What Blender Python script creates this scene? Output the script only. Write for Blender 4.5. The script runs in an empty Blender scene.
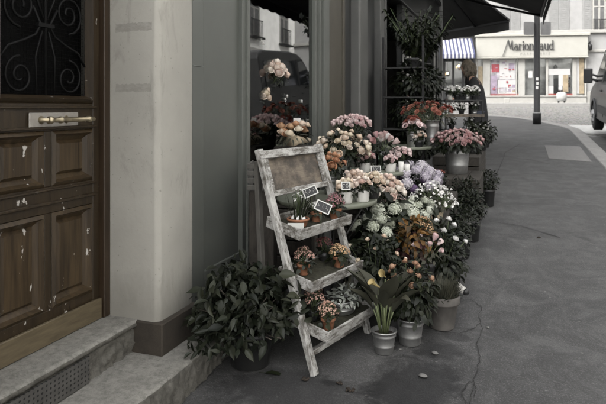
import bpy, math, random
from mathutils import Vector, Matrix, noise as mnoise
radians = math.radians; pi = math.pi
scene = bpy.context.scene
COL = scene.collection
RNG = random.Random(11)
# ------------------------------------------------------------ camera frame / pixel helpers (photo 606 x 404)
TH = radians(19.8); CT, ST = math.cos(TH), math.sin(TH)
F = 589.0; HZ = 107.0; ZC = 1.6; SL = 0.06
def P(px, py, d):
    r = (px - 303.0) / F
    return Vector((d*(r*CT - ST), d*(r*ST + CT), ZC + (HZ - py)/F*d))
def G(px, py, dz=0.0):
    r = (px - 303.0)/F; k = (py - HZ)/F; yd = r*ST + CT
    d = (ZC - dz)/(k + SL*yd)
    v = P(px, py, d); v.z = SL*v.y + dz
    return v
def gz(y): return SL*y
def onX(px, X):
    r = (px - 303.0)/F; d = X/(r*CT - ST)
    return d*(r*ST + CT)

# ------------------------------------------------------------ mesh collector
class MB:
    def __init__(s): s.v=[]; s.f=[]; s.mi=[]; s.sm=[]
    def add(s, vs, fs, mat=0, smooth=True, M=None):
        o=len(s.v)
        for p in vs:
            s.v.append(tuple(M @ Vector(p)) if M is not None else tuple(p))
        for f in fs:
            s.f.append(tuple(i+o for i in f)); s.mi.append(mat); s.sm.append(smooth)
        return s
    def box(s, x0,x1,y0,y1,z0,z1, mat=0, M=None):
        v=[(x0,y0,z0),(x1,y0,z0),(x1,y1,z0),(x0,y1,z0),(x0,y0,z1),(x1,y0,z1),(x1,y1,z1),(x0,y1,z1)]
        f=[(0,3,2,1),(4,5,6,7),(0,1,5,4),(1,2,6,5),(2,3,7,6),(3,0,4,7)]
        return s.add(v,f,mat,False,M)
    def bar(s, a, b, w, t, mat=0, side=None):
        a=Vector(a); b=Vector(b); d=(b-a); L=d.length; d.normalize()
        sd=Vector(side) if side else (Vector((0,0,1)) if abs(d.z)<.9 else Vector((0,1,0)))
        x=d.cross(sd).normalized(); y=x.cross(d).normalized()
        M=Matrix(((x.x,y.x,d.x,a.x),(x.y,y.y,d.y,a.y),(x.z,y.z,d.z,a.z),(0,0,0,1)))
        return s.box(-w/2,w/2,-t/2,t/2,0,L,mat,M)
    def lathe(s, prof, seg=20, c=(0,0,0), mat=0, M=None, sx=1, sy=1, smooth=True):
        vs=[];fs=[]
        n=len(prof)
        for (r,z) in prof:
            for k in range(seg):
                a=2*pi*k/seg; vs.append((c[0]+r*math.cos(a)*sx, c[1]+r*math.sin(a)*sy, c[2]+z))
        for i in range(n-1):
            for k in range(seg):
                k2=(k+1)%seg
                fs.append((i*seg+k,i*seg+k2,(i+1)*seg+k2,(i+1)*seg+k))
        if prof[0][0]>1e-6: fs.append(tuple(reversed(range(seg))))
        if prof[-1][0]>1e-6: fs.append(tuple((n-1)*seg+k for k in range(seg)))
        return s.add(vs,fs,mat,smooth,M)
    def tube(s, pts, r, seg=6, mat=0, closed=False):
        pts=[Vector(p) for p in pts]; n=len(pts); vs=[];fs=[]
        rr=r if isinstance(r,(list,tuple)) else [r]*n
        prev=None
        for i,p in enumerate(pts):
            d=(pts[min(i+1,n-1)]-pts[max(i-1,0)])
            if d.length<1e-9: d=Vector((0,0,1))
            d.normalize()
            if prev is None:
                ref=Vector((0,0,1)) if abs(d.z)<.9 else Vector((1,0,0))
                x=d.cross(ref).normalized()
            else:
                x=(prev-d*prev.dot(d))
                x=x.normalized() if x.length>1e-6 else d.orthogonal().normalized()
            prev=x; y=d.cross(x)
            for k in range(seg):
                a=2*pi*k/seg; vs.append(p+(x*math.cos(a)+y*math.sin(a))*rr[i])
        for i in range(n-1):
            for k in range(seg):
                k2=(k+1)%seg; fs.append((i*seg+k,i*seg+k2,(i+1)*seg+k2,(i+1)*seg+k))
        fs.append(tuple(reversed(range(seg)))); fs.append(tuple((n-1)*seg+k for k in range(seg)))
        return s.add(vs,fs,mat,True)
    def leaf(s, p, d, up, L, W, bend=.3, fold=.25, mat=0, shape=(.25,1.,.8,.04), wav=0.0):
        p=Vector(p); d=Vector(d).normalized(); up=Vector(up)
        x=d.cross(up)
        if x.length<1e-4: x=d.orthogonal()
        x.normalize(); n=x.cross(d).normalized()
        ts=(0,.28,.66,1.0); vs=[]
        for i,t in enumerate(ts):
            c=p+d*(L*(t-.25*abs(bend)*t*t))-n*(L*bend*t*t)
            w=W*.5*shape[i]
            wv=wav*W*(1 if i%2 else -1)
            vs+= [c-x*w+n*(fold*w+wv), c, c+x*w+n*(fold*w-wv)]
        fs=[]
        for i in range(3):
            a=i*3; fs+=[(a,a+1,a+4,a+3),(a+1,a+2,a+5,a+4)]
        return s.add(vs,fs,mat,True)
    def bigleaf(s, p, d, up, L, W, bend=.3, cup=.25, twist=.0, mat=0, prof=(.12,.8,1.,.8,.42,.02)):
        p=Vector(p); d=Vector(d).normalized(); x=d.cross(Vector(up))
        if x.length<1e-4: x=d.orthogonal()
        x.normalize(); n=x.cross(d).normalized(); vs=[]; R=len(prof); ang=0
        c=p.copy(); dd=d.copy()
        for i in range(R):
            t=i/(R-1); a=bend*t*1.6; dd=d*math.cos(a)-n*math.sin(a); nn=n*math.cos(a)+d*math.sin(a); xx=x*math.cos(twist*t)+nn*math.sin(twist*t)
            if i: c=c+dd*(L/(R-1))
            for k in (-1,-.55,0,.55,1): vs.append(c+xx*(k*W*.5*prof[i])+nn*(cup*W*k*k*prof[i]*.6-(.05*W if k==0 else 0)*prof[i]))
        fs=[(i*5+k,i*5+k+1,(i+1)*5+k+1,(i+1)*5+k) for i in range(R-1) for k in range(4)]
        return s.add(vs,fs,mat,True)
    def prism(s, poly, h, M=None, mat=0, smooth=False):
        n=len(poly); vs=[(x,y,0) for x,y in poly]+[(x,y,h) for x,y in poly]
        fs=[tuple(reversed(range(n))),tuple(range(n,2*n))]+[(i,(i+1)%n,n+(i+1)%n,n+i) for i in range(n)]
        return s.add(vs,fs,mat,smooth,M)
    def mesh(s, name, mats):
        me=bpy.data.meshes.new(name); me.from_pydata(s.v,[],s.f)
        for m in (mats if isinstance(mats,(list,tuple)) else [mats]): me.materials.append(m)
        me.polygons.foreach_set('material_index',s.mi); me.polygons.foreach_set('use_smooth',s.sm)
        me.update(); return me
    def build(s, name, mats, parent=None, bevel=0, loc=None, seg=1):
        o=bpy.data.objects.new(name, s.mesh(name,mats)); COL.objects.link(o)
        if parent: o.parent=parent
        if loc is not None: o.location=loc
        if bevel:
            m=o.modifiers.new('bevel','BEVEL'); m.width=bevel; m.segments=seg; m.limit_method='ANGLE'; m.angle_limit=radians(40)
        return o
def tag(o,label,cat,group=None,kind=None):
    if label: o['label']=label
    if cat: o['category']=cat
    if group: o['group']=group
    if kind: o['kind']=kind
    return o
def thing(name,label,cat,loc=(0,0,0),rz=0,group=None):
    o=bpy.data.objects.new(name,None); COL.objects.link(o); o.location=loc; o.rotation_euler=(0,0,rz)
    o.empty_display_size=.1
    return tag(o,label,cat,group)
def struct(o): o['kind']='structure'; return o
def link(name,me,parent,loc,rot=None,scale=1.0):
    o=bpy.data.objects.new(name,me); COL.objects.link(o); o.parent=parent; o.location=loc
    if rot is not None: o.rotation_mode='QUATERNION'; o.rotation_quaternion=rot
    o.scale=(scale,)*3 if not isinstance(scale,(tuple,list)) else scale
    return o

# ------------------------------------------------------------ materials
class NT:
    def __init__(s,name):
        s.m=bpy.data.materials.new(name); s.m.use_nodes=True; s.t=s.m.node_tree; s.b=s.t.nodes['Principled BSDF']
        s.out=s.t.nodes['Material Output']
    def n(s,typ,**kw):
        x=s.t.nodes.new(typ)
        for k,v in kw.items(): setattr(x,k,v)
        return x
    def l(s,a,b): s.t.links.new(a,b)
    def coord(s,scale=(1,1,1),kind='Object'):
        tc=s.n('ShaderNodeTexCoord'); mp=s.n('ShaderNodeMapping'); mp.inputs['Scale'].default_value=scale
        s.l(tc.outputs[kind],mp.inputs[0]); return mp.outputs[0]
    def noise(s,vec,scale,detail=6,rough=.6,dist=0):
        x=s.n('ShaderNodeTexNoise'); x.inputs['Scale'].default_value=scale; x.inputs['Detail'].default_value=detail
        x.inputs['Roughness'].default_value=rough; x.inputs['Distortion'].default_value=dist
        s.l(vec,x.inputs['Vector']); return x.outputs['Fac']
    def ramp(s,fac,stops,interp='LINEAR'):
        x=s.n('ShaderNodeValToRGB'); r=x.color_ramp; r.interpolation=interp
        while len(r.elements)<len(stops): r.elements.new(.5)
        for e,(p,c) in zip(r.elements,stops):
            e.position=p; e.color=(c[0],c[1],c[2],1) if not isinstance(c,(int,float)) else (c,c,c,1)
        s.l(fac,x.inputs[0]); return x.outputs[0]
    def mix(s,fac,a,b,mode='MIX'):
        x=s.n('ShaderNodeMix',data_type='RGBA',blend_type=mode)
        for sock,val in ((x.inputs[0],fac),(x.inputs[6],a),(x.inputs[7],b)):
            if hasattr(val,'is_linked') or hasattr(val,'links'): s.l(val,sock)
            elif isinstance(val,(int,float)): sock.default_value=val
            else: sock.default_value=(val[0],val[1],val[2],1)
        return x.outputs[2]
    def col(s,c):
        if hasattr(c,'links'): s.l(c,s.b.inputs['Base Color'])
        else: s.b.inputs['Base Color'].default_value=(c[0],c[1],c[2],1)
    def rough(s,r):
        if hasattr(r,'links'): s.l(r,s.b.inputs['Roughness'])
        else: s.b.inputs['Roughness'].default_value=r
    def bump(s,h,strength=.3,dist=.01):
        x=s.n('ShaderNodeBump'); x.inputs['Strength'].default_value=strength; x.inputs['Distance'].default_value=dist
        s.l(h,x.inputs['Height']); s.l(x.outputs[0],s.b.inputs['Normal'])
    def spec(s,v): s.b.inputs['Specular IOR Level'].default_value=v
MAT={}
def simple(name,c,rough=.6,metal=0,var=.25,scale=8,bump=.15,bscale=60,spec=.5,stretch=(1,1,1)):
    t=NT(name); v=t.coord(stretch); f=t.noise(v,scale)
    lo=[x*(1-var) for x in c]; hi=[min(1,x*(1+var)) for x in c]
    t.col(t.ramp(f,[(.3,lo),(.7,hi)])); t.rough(rough); t.b.inputs['Metallic'].default_value=metal; t.spec(spec)
    if bump: t.bump(t.noise(v,bscale),bump,.004)
    MAT[name]=t.m; return t.m
def worn(name,paint,under,amt=.5,scale=(30,30,6),rough=.7,dirt=(.05,.045,.04),soft=.06):
    t=NT(name); v=t.coord(scale); f0=t.noise(v,1.0,10,.78); lo=t.noise(t.coord((5,5,5)),1,4,.6)
    ma=t.n('ShaderNodeMath',operation='MULTIPLY_ADD'); ma.inputs[1].default_value=.5; ma.inputs[2].default_value=-.25; t.l(lo,ma.inputs[0])
    ad=t.n('ShaderNodeMath',operation='ADD'); t.l(f0,ad.inputs[0]); t.l(ma.outputs[0],ad.inputs[1]); f=ad.outputs[0]
    m=t.ramp(f,[(amt-soft,0),(amt+soft,1)])
    f2=t.noise(t.coord((11,11,11)),1.0,6,.7)
    p=t.ramp(f2,[(.3,[x*.55 for x in paint]),(.62,paint)])
    f3=t.noise(t.coord((scale[0]*2.2,scale[1]*2.2,scale[2]*2.2)),1.0,6)
    u=t.ramp(f3,[(.35,dirt),(.7,under)])
    t.col(t.mix(m,u,p)); t.rough(rough); t.bump(f,.5,.003); MAT[name]=t.m; return t.m
def leafmat(name,cols,rough=.45,spec=.5):
    rough=max(rough,.52); spec=min(spec,.28)
    t=NT(name); g=t.n('ShaderNodeNewGeometry'); oi=t.n('ShaderNodeObjectInfo')
    a=t.n('ShaderNodeMath',operation='ADD'); t.l(g.outputs['Random Per Island'],a.inputs[0])
    m=t.n('ShaderNodeMath',operation='MULTIPLY'); m.inputs[1].default_value=.25; t.l(oi.outputs['Random'],m.inputs[0]); t.l(m.outputs[0],a.inputs[1])
    sc=t.n('ShaderNodeMath',operation='MULTIPLY'); sc.inputs[1].default_value=.8; t.l(a.outputs[0],sc.inputs[0])
    n=len(cols); t.col(t.ramp(sc.outputs[0],[(i/(n-1),cc) for i,cc in enumerate(cols)])); t.rough(rough); t.spec(spec)
    MAT[name]=t.m; return t.m
def petalmat(name,cols,isl=.35,rough=.65,edge=None):
    t=NT(name); g=t.n('ShaderNodeNewGeometry'); oi=t.n('ShaderNodeObjectInfo')
    m=t.n('ShaderNodeMath',operation='MULTIPLY'); m.inputs[1].default_value=1-isl; t.l(oi.outputs['Random'],m.inputs[0])
    m2=t.n('ShaderNodeMath',operation='MULTIPLY'); m2.inputs[1].default_value=isl; t.l(g.outputs['Random Per Island'],m2.inputs[0])
    a=t.n('ShaderNodeMath',operation='ADD'); t.l(m.outputs[0],a.inputs[0]); t.l(m2.outputs[0],a.inputs[1])
    n=len(cols); base=t.ramp(a.outputs[0],[(i/(n-1),cc) for i,cc in enumerate(cols)])
    t.col(base); t.rough(rough); t.spec(.25)
    t.b.inputs['Subsurface Weight'].default_value=0
    MAT[name]=t.m; return t.m
def emit(name,c,s):
    t=NT(name); t.b.inputs['Emission Color'].default_value=(*c,1); t.b.inputs['Emission Strength'].default_value=s; t.col(c); MAT[name]=t.m; return t.m
def glass(name,tint=(.75,.8,.78),rough=.02,ior=1.9):
    t=NT(name); t.t.nodes.remove(t.b)
    tr=t.n('ShaderNodeBsdfTransparent'); tr.inputs[0].default_value=(*tint,1)
    gl=t.n('ShaderNodeBsdfGlossy'); gl.inputs['Roughness'].default_value=rough; gl.inputs[0].default_value=(.95,.96,.95,1)
    fr=t.n('ShaderNodeFresnel'); fr.inputs[0].default_value=ior
    mx=t.n('ShaderNodeMixShader'); t.l(fr.outputs[0],mx.inputs[0]); t.l(tr.outputs[0],mx.inputs[1]); t.l(gl.outputs[0],mx.inputs[2])
    t.l(mx.outputs[0],t.out.inputs['Surface']); MAT[name]=t.m; return t.m

# --- setting materials
def mk_asphalt():
    t=NT('asphalt'); v=t.coord(); a=t.noise(v,.9,6,.6,.6); b=t.noise(v,120,4,.8); cc=t.noise(v,4.5,8,.75,.7); d=t.noise(v,1.7,7,.72,1.2)
    base=t.ramp(a,[(.34,(.019,.0188,.0187)),(.66,(.054,.0534,.0525))])
    base=t.mix(t.ramp(cc,[(.45,0),(.7,.6)]),base,(.105,.104,.102))
    base=t.mix(t.ramp(b,[(.53,0),(.68,.65)]),base,(.17,.168,.165))
    base=t.mix(t.ramp(b,[(.32,.85),(.44,0)]),base,(.012,.0118,.0115))
    base=t.mix(t.ramp(d,[(.55,0),(.68,.62)]),base,(.02,.0198,.0196))
    vo=t.n('ShaderNodeTexVoronoi'); vo.inputs['Scale'].default_value=9; t.l(v,vo.inputs['Vector'])
    base=t.mix(t.ramp(vo.outputs['Distance'],[(.05,.55),(.075,0)]),base,(.2,.195,.185))
    sp=t.n('ShaderNodeSeparateXYZ'); t.l(v,sp.inputs[0]); wob=t.noise(v,5.5,7,.72,.5); wob2=t.noise(v,24,5,.75)
    def mth(op,a_,b_,c_=0):
        x=t.n('ShaderNodeMath',operation=op)
        for i_,q in enumerate((a_,b_,c_)):
            if hasattr(q,'links'): t.l(q,x.inputs[i_])
            else: x.inputs[i_].default_value=q
        return x.outputs[0]
    for (px,py,rx,ry,st) in ((415,385,.25,.38,.9),(440,352,.16,.14,.75),(290,392,.45,.28,.7),(455,337,.10,.07,.6),(330,383,.05,.04,.8),(372,388,.09,.08,.6),(500,330,.12,.2,.25)):
        c=G(px,py); dx=mth('MULTIPLY',mth('SUBTRACT',sp.outputs[0],c.x),1/rx); dy=mth('MULTIPLY',mth('SUBTRACT',sp.outputs[1],c.y),1/ry)
        d_=mth('SQRT',mth('ADD',mth('MULTIPLY',dx,dx),mth('MULTIPLY',dy,dy)),0)
        d_=mth('ADD',d_,mth('MULTIPLY_ADD',wob,1.7,-.85)); d_=mth('ADD',d_,mth('MULTIPLY_ADD',wob2,.7,-.35))
        k=t.ramp(d_,[(.62,1),(1.0,0)]); k=mth('MULTIPLY',k,st)
        base=t.mix(k,base,t.mix(1.0,base,(.15,.15,.155),'MULTIPLY'))
    t.col(base); t.rough(t.ramp(a,[(.35,.6),(.65,.85)])); t.bump(b,.7,.005); MAT['asphalt']=t.m
mk_asphalt()
def mk_patch():
    t=NT('dark_asphalt'); v=t.coord(); b=t.noise(v,110,4,.8); cc=t.noise(v,9,6,.7)
    base=t.ramp(cc,[(.3,(.02,.0195,.019)),(.7,(.04,.039,.0375))])
    base=t.mix(t.ramp(b,[(.3,.8),(.42,0)]),base,(.008,.008,.008)); base=t.mix(t.ramp(b,[(.55,0),(.67,.75)]),base,(.13,.127,.12))
    t.col(base); t.rough(.8); t.bump(b,.8,.005); MAT['dark_asphalt']=t.m
mk_patch()
def mk_cobble():
    t=NT('cobble'); v=t.coord((1,1,0)); vo=t.n('ShaderNodeTexVoronoi',feature='DISTANCE_TO_EDGE'); vo.inputs['Scale'].default_value=7; t.l(v,vo.inputs['Vector'])
    vc=t.n('ShaderNodeTexVoronoi'); vc.inputs['Scale'].default_value=7; t.l(v,vc.inputs['Vector'])
    stone=t.ramp(t.noise(v,3,6),[(.3,(.13,.128,.122)),(.7,(.2,.195,.186))])
    stone=t.mix(.08,stone,vc.outputs['Color'],'SOFT_LIGHT')
    t.col(t.mix(t.ramp(vo.outputs['Distance'],[(.03,0),(.12,1)]),(.035,.034,.032),stone)); t.rough(.75); t.bump(t.ramp(vo.outputs['Distance'],[(0,0),(.15,1)]),.6,.02); MAT['cobble']=t.m
mk_cobble()
def mk_plaster(name,c,dirt,amt=.62,stain=True,grime_z=None,bands=False):
    t=NT(name); v=t.coord(); a=t.noise(v,2.2,7,.6); b=t.noise(v,38,5,.7)
    base=t.ramp(a,[(.3,[x*.8 for x in c]),(.7,c)])
    st=t.noise(t.coord((7,7,2.2)),1,8,.72,.6)
    base=t.mix(t.ramp(st,[(amt,0),(amt+.16,.55)]),base,dirt)
    sp=t.noise(v,55,2,.5); base=t.mix(t.ramp(sp,[(.7,0),(.76,.6)]),base,dirt)
    if grime_z is not None:
        gx=t.n('ShaderNodeSeparateXYZ'); t.l(t.coord(),gx.inputs[0])
        ad=t.n('ShaderNodeMath',operation='MULTIPLY_ADD'); ad.inputs[1].default_value=.35; t.l(st,ad.inputs[0]); t.l(gx.outputs[2],ad.inputs[2])
        base=t.mix(t.ramp(ad.outputs[0],[(grime_z+.08,.6),(grime_z+.3,0)]),base,dirt)
    if bands:   # two horizontal residue bars on the face turned to the door
        g=t.n('ShaderNodeSeparateXYZ'); t.l(t.coord(),g.inputs[0]); wob=t.noise(t.coord((40,40,8)),1,5,.7)
        def mth(op,a,b):
            x=t.n('ShaderNodeMath',operation=op)
            for i_,q in enumerate((a,b)):
                if hasattr(q,'links'): t.l(q,x.inputs[i_])
                else: x.inputs[i_].default_value=q
            return x.outputs[0]
        w=mth('MULTIPLY',mth('SUBTRACT',wob,.5),.03); zc=mth('ADD',g.outputs[2],w); xc=mth('ADD',g.outputs[0],w); tot=None
        for z0 in (2.02,1.70):
            m=mth('LESS_THAN',mth('ABSOLUTE',mth('SUBTRACT',zc,z0),0),.021); tot=m if tot is None else mth('ADD',tot,m)
        tot=mth('MULTIPLY',tot,mth('LESS_THAN',mth('ABSOLUTE',mth('ADD',xc,1.885),0),.112)); tot=mth('MULTIPLY',tot,mth('LESS_THAN',g.outputs[1],2.625))
        tot=mth('MULTIPLY',tot,t.ramp(t.noise(t.coord((26,26,50)),1,6,.7),[(.3,.25),(.6,.85)]))
        base=t.mix(tot,base,(.22,.212,.188))
    t.col(base); t.rough(.85); t.bump(b,.25,.004); MAT[name]=t.m
mk_plaster('plaster',(.36,.347,.31),(.15,.142,.122),.6,grime_z=.62)
mk_plaster('pillar_plaster',(.36,.347,.31),(.15,.142,.122),.56,grime_z=.62,bands=True)
mk_plaster('far_plaster',(0.244,0.242,0.237),(.36,.35,.335),.62)
mk_plaster('far_cream',(0.264,0.258,0.240),(.34,.33,.3),.66)
mk_plaster('opp_plaster',(.84,.83,.8),(.55,.53,.5),.66)
def mk_stone(name,c,sc=26,bs=.6,dark_blotch=(.09,.085,.075)):
    t=NT(name); v=t.coord(); a=t.noise(v,sc,8,.72); b=t.noise(v,4,5)
    base=t.ramp(a,[(.3,[x*.5 for x in c]),(.55,c),(.8,[min(1,x*1.3) for x in c])])
    base=t.mix(t.ramp(b,[(.52,0),(.7,.6)]),base,dark_blotch)
    fine=t.noise(v,160,4,.8); base=t.mix(t.ramp(fine,[(.33,.6),(.45,0)]),base,[x*.35 for x in c]); base=t.mix(t.ramp(fine,[(.56,0),(.68,.5)]),base,[min(1,x*1.6) for x in c])
    t.col(base); t.rough(.85); t.bump(a,bs,.008); MAT[name]=t.m
mk_stone('step_stone',(.2,.193,.172),30,.35)
mk_stone('rough_stone',(.105,.099,.085),34,1.0,(.035,.033,.028))  # dark base and blotches stand in for shade in the riser's crevices
mk_stone('kerb_granite',(.21,.206,.197),60,.3,(.12,.117,.112))
mk_stone('manhole',(.17,.166,.16),50,.3,(.13,.127,.122))
def mk_wood(name,lo,hi,chips=True,rough=.42,zs=.9):
    t=NT(name); v=t.coord((14,14,zs)); w=t.noise(v,1.6,8,.65,1.2); f=t.noise(t.coord((90,90,5)),1,4)
    base=t.ramp(w,[(.3,lo),(.62,hi),(.8,lo)])
    base=t.mix(t.ramp(f,[(.45,0),(.75,.5)]),base,[x*.45 for x in lo])
    if chips:
        ch=t.noise(t.coord((24,24,13)),1,5,.62)
        base=t.mix(t.ramp(ch,[(.67,0),(.68,1)]),base,(.42,.4,.37))
    t.col(base); t.rough(rough); t.bump(w,.2,.003); t.spec(.35); MAT[name]=t.m
mk_wood('door_wood',(.015,.01,.005),(.035,.0235,.012))
mk_wood('door_panel',(.019,.0125,.0062),(.06,.04,.02))
mk_wood('jamb_wood',(.02,.013,.008),(.04,.026,.015),False)
simple('kick_wood',(.105,.083,.05),.42,.1,.3,7,.12,60,stretch=(1,1.2,9))
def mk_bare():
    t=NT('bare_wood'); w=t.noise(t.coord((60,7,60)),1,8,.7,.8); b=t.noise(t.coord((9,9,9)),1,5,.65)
    base=t.ramp(w,[(.3,(.085,.067,.05)),(.7,(.2,.165,.125))]); base=t.mix(t.ramp(b,[(.4,0),(.6,.85)]),base,(.04,.034,.029))  # dark mottling: stains, plus the header board's shadow worked into the colour
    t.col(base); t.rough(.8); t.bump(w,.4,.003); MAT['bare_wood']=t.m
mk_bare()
mk_wood('crate_wood',(.018,.016,.013),(.045,.039,.032),False,.8,6)
mk_stone('brown_base',(.034,.027,.019),9,.15,(.016,.0135,.011))
worn('white_wood',(.42,.412,.39),(.14,.128,.108),.47,(60,60,14),.75,(.05,.044,.036),.07)
worn('tray_wood',(.42,.412,.39),(.14,.128,.108),.49,(55,14,55),.75,(.05,.044,.036),.07)
simple('shop_grey',(.084,.089,.079),.5,0,.07,3,.06,50)
simple('shop_panel',(.056,.05,.037),.5,0,.12,5,.1,40)
simple('shop_light',(.085,.085,.08),.45,0,.1,5,.05,40)
simple('dark_paint',(.018,.019,.018),.4,0,.2,6,.05,40)
simple('interior',(.028,.026,.023),.8,0,.3,3,.1,30)
simple('iron',(.006,.006,.006),.6,.0,.2,10,.1,80,spec=.15)
simple('black_metal',(.011,.011,.0115),.5,0,.3,10,.15,80,spec=.3)
simple('brass',(.42,.36,.25),.35,.9,.2,25,.1,120)
simple('steel_plate',(.33,.31,.28),.5,.5,.15,20,.15,120)
def mk_zinc():
    t=NT('zinc'); v=t.coord(); vo=t.n('ShaderNodeTexVoronoi'); vo.inputs['Scale'].default_value=42; t.l(v,vo.inputs['Vector'])
    n=t.noise(v,9,6,.7); base=t.ramp(n,[(.3,(.27,.27,.265)),(.7,(.48,.48,.47))])
    t.col(base); t.b.inputs['Metallic'].default_value=.9; t.rough(t.ramp(n,[(.3,.55),(.7,.36)])); MAT['zinc']=t.m
mk_zinc()
simple('terracotta',(.24,.105,.055),.8,0,.3,14,.2,70)
simple('dusty_pot',(.1,.092,.084),.85,0,.35,9,.25,60)
simple('white_pot',(.55,.54,.51),.45,0,.08,8,0)
simple('dark_pot',(.02,.02,.02),.45,0,.2,8,.05)
simple('kraft',(.42,.35,.25),.8,0,.2,14,.3,25)
simple('paper',(.62,.6,.56),.8,0,.1,10,.35,14)
simple('white_card',(.5,.5,.47),.6,0,.04,10,0)
simple('slate',(.015,.015,.016),.6,0,.2,20,0)
simple('soil',(.022,.016,.011),.95,0,.5,60,.8,90)
simple('moss',(.026,.025,.014),.95,0,.6,45,.9,90)
simple('stem',(.055,.075,.03),.6,0,.3,20,0)
simple('stem_pale',(.1,.12,.055),.55,0,.25,20,0)
simple('table_green',(.14,.15,.115),.45,0,.12,8,.05,60)
simple('table_iron',(.022,.022,.021),.5,.3,.2,10,0)
simple('basket',(.1,.075,.048),.85,0,.4,30,.6,60)
simple('awning_dark',(.022,.022,.021),.85,0,.25,5,.15,120)
simple('post_light',(.2,.2,.195),.45,0,.1,6,0)
simple('awning_white',(0.290,0.285,0.285),.85,0,.06,5,.1,90)
simple('awning_blue',(.032,.036,.075),.85,0,.15,5,.1,90)
simple('sign_cream',(0.264,0.258,0.232),.6,0,.05,3,.03,30)
simple('letter_black',(.018,.018,.018),.5,0,.1,6,0)
simple('letter_grey',(0.174,0.169,0.153),.6,0,.05,6,0)
simple('frame_cream',(0.254,0.248,0.230),.55,0,.08,5,0)
simple('shutter',(0.174,0.174,0.169),.7,0,.12,5,.05,30)
simple('poster_white',(0.306,0.301,0.296),.5,0,.06,3,0)
simple('poster_red',(0.188,0.031,0.040),.5,0,.25,5,0)
simple('poster_grey',(.22,.21,.22),.5,0,.6,4,0)
simple('poster_lilac',(0.179,0.148,0.188),.5,0,.4,4,0)
simple('poster_tan',(0.202,0.162,0.107),.5,0,.4,4,0)
simple('sill_red',(.16,.03,.025),.5,0,.2,5,0)
simple('door_void',(.004,.004,.004),.4,0,.2,3,0,spec=.05)
simple('far_dark',(.075,.075,.075),.35,0,.3,3,0)
simple('shop_inside',(.62,.6,.58),.6,0,.5,2,0)
simple('sign_back',(.17,.17,.17),.4,.4,.15,6,0)
simple('sticker',(.75,.74,.72),.5,0,.1,20,0)
def mk_van():
    t=NT('van_paint'); n=t.noise(t.coord(),5,6); t.col(t.ramp(n,[(.3,(.04,.04,.04)),(.7,(.058,.058,.057))])); t.rough(.42)
    t.spec(.4); t.b.inputs['Coat Weight'].default_value=.1; MAT['van_paint']=t.m
mk_van()
simple('van_plastic',(.016,.016,.017),.55,0,.2,10,.05)
simple('tyre',(.013,.013,.013),.85,0,.3,20,.3,80)
simple('rim',(.35,.35,.35),.4,.7,.15,20,0)
simple('van_glass',(.02,.023,.025),.06,0,.1,4,0,spec=.7)
simple('coat',(.011,.011,.012),.9,0,.3,20,.4,60)
simple('skin',(.42,.26,.19),.5,0,.1,20,0)
simple('hair',(.12,.1,.074),.55,0,.4,30,.3,80)
simple('jeans',(.03,.035,.05),.9,0,.2,20,.2,90)
simple('shoe',(.02,.018,.016),.5,0,.2,20,0)
simple('road_white',(.3,.3,.29),.75,0,.2,9,.1,60)
simple('crack_dark',(.018,.0175,.017),.9,0,.4,30,0)
simple('pebble',(.14,.137,.13),.8,0,.25,30,.2,60)
simple('trolley_white',(.26,.26,.25),.5,0,.1,8,0)
simple('back_wood',(.07,.066,.058),.8,0,.4,14,.3,60,stretch=(3,3,.5))
simple('bark',(.055,.045,.035),.9,0,.3,20,.4,50)
simple('plinth_black',(.03,.028,.025),.5,0,.4,8,.2,40)
emit('warm_bulb',(1,.68,.36),3.0)
glass('window_glass',(.86,.88,.87),.012,2.25)
glass('far_glass',(.93,.94,.94),.03,1.8)
glass('vase_glass',(.85,.9,.88),.02,1.5)
glass('door_glass',(.35,.36,.35),.03,1.5)
# --- plants
leafmat('leaf_dark',[(0.0027,0.0041,0.0020),(0.0055,0.0083,0.0033),(0.0092,0.0126,0.0050),(0.0135,0.0160,0.0071)],.5,.4)
leafmat('leaf_mid',[(0.0070,0.0096,0.0038),(0.0126,0.0164,0.0063),(0.0206,0.0240,0.0097)],.5)
leafmat('leaf_ivy',[(0.0043,0.0060,0.0033),(0.0078,0.0107,0.0054),(0.0142,0.0174,0.0095),(0.0353,0.0379,0.0258)],.36,.6)
leafmat('leaf_gloss',[(0.0111,0.0132,0.0070),(0.0185,0.0217,0.0113),(0.0331,0.0346,0.0198)],.3,.6)
leafmat('leaf_silver',[(0.1224,0.1368,0.1152),(0.2160,0.2304,0.2016),(0.3240,0.3312,0.3024)],.7)
leafmat('leaf_grey',[(0.0252,0.0269,0.0186),(0.0428,0.0427,0.0290),(0.0654,0.0630,0.0425)],.7)
leafmat('leaf_croton',[(0.0130,0.0138,0.0061),(0.0432,0.0259,0.0086),(0.1166,0.0562,0.0130),(0.1555,0.0864,0.0259)],.45)
leafmat('leaf_red',[(0.0216,0.0086,0.0101),(0.0432,0.0144,0.0158),(0.0288,0.0324,0.0144)],.5)
petalmat('pet_hydrangea',[(.2,.22,.15),(0.3611,0.3831,0.3038),(0.4990,0.5136,0.4343),(0.6185,0.6259,0.5612)],.6)
petalmat('pet_lilac',[(.2,.17,.215),(.34,.31,.36),(.5,.475,.5),(.58,.56,.56)],.6)
petalmat('pet_purple',[(0.100,0.065,0.124),(0.194,0.135,0.224)],.4)
petalmat('pet_white',[(0.5954,0.5807,0.5588),(0.7369,0.7296,0.7088)],.5)
petalmat('pet_peach',[(0.5368,0.3928,0.3135),(0.6478,0.5478,0.4685),(0.6844,0.6417,0.5771),(0.5661,0.3782,0.3209)],.15)
petalmat('pet_cream',[(0.5893,0.5026,0.3806),(0.6393,0.5807,0.4807),(0.5588,0.4294,0.3282),(0.6844,0.6417,0.5771)],.15)
petalmat('pet_pink',[(0.375,0.186,0.186),(0.448,0.289,0.283),(0.496,0.396,0.378),(0.362,0.185,0.197)],.15)
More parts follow.
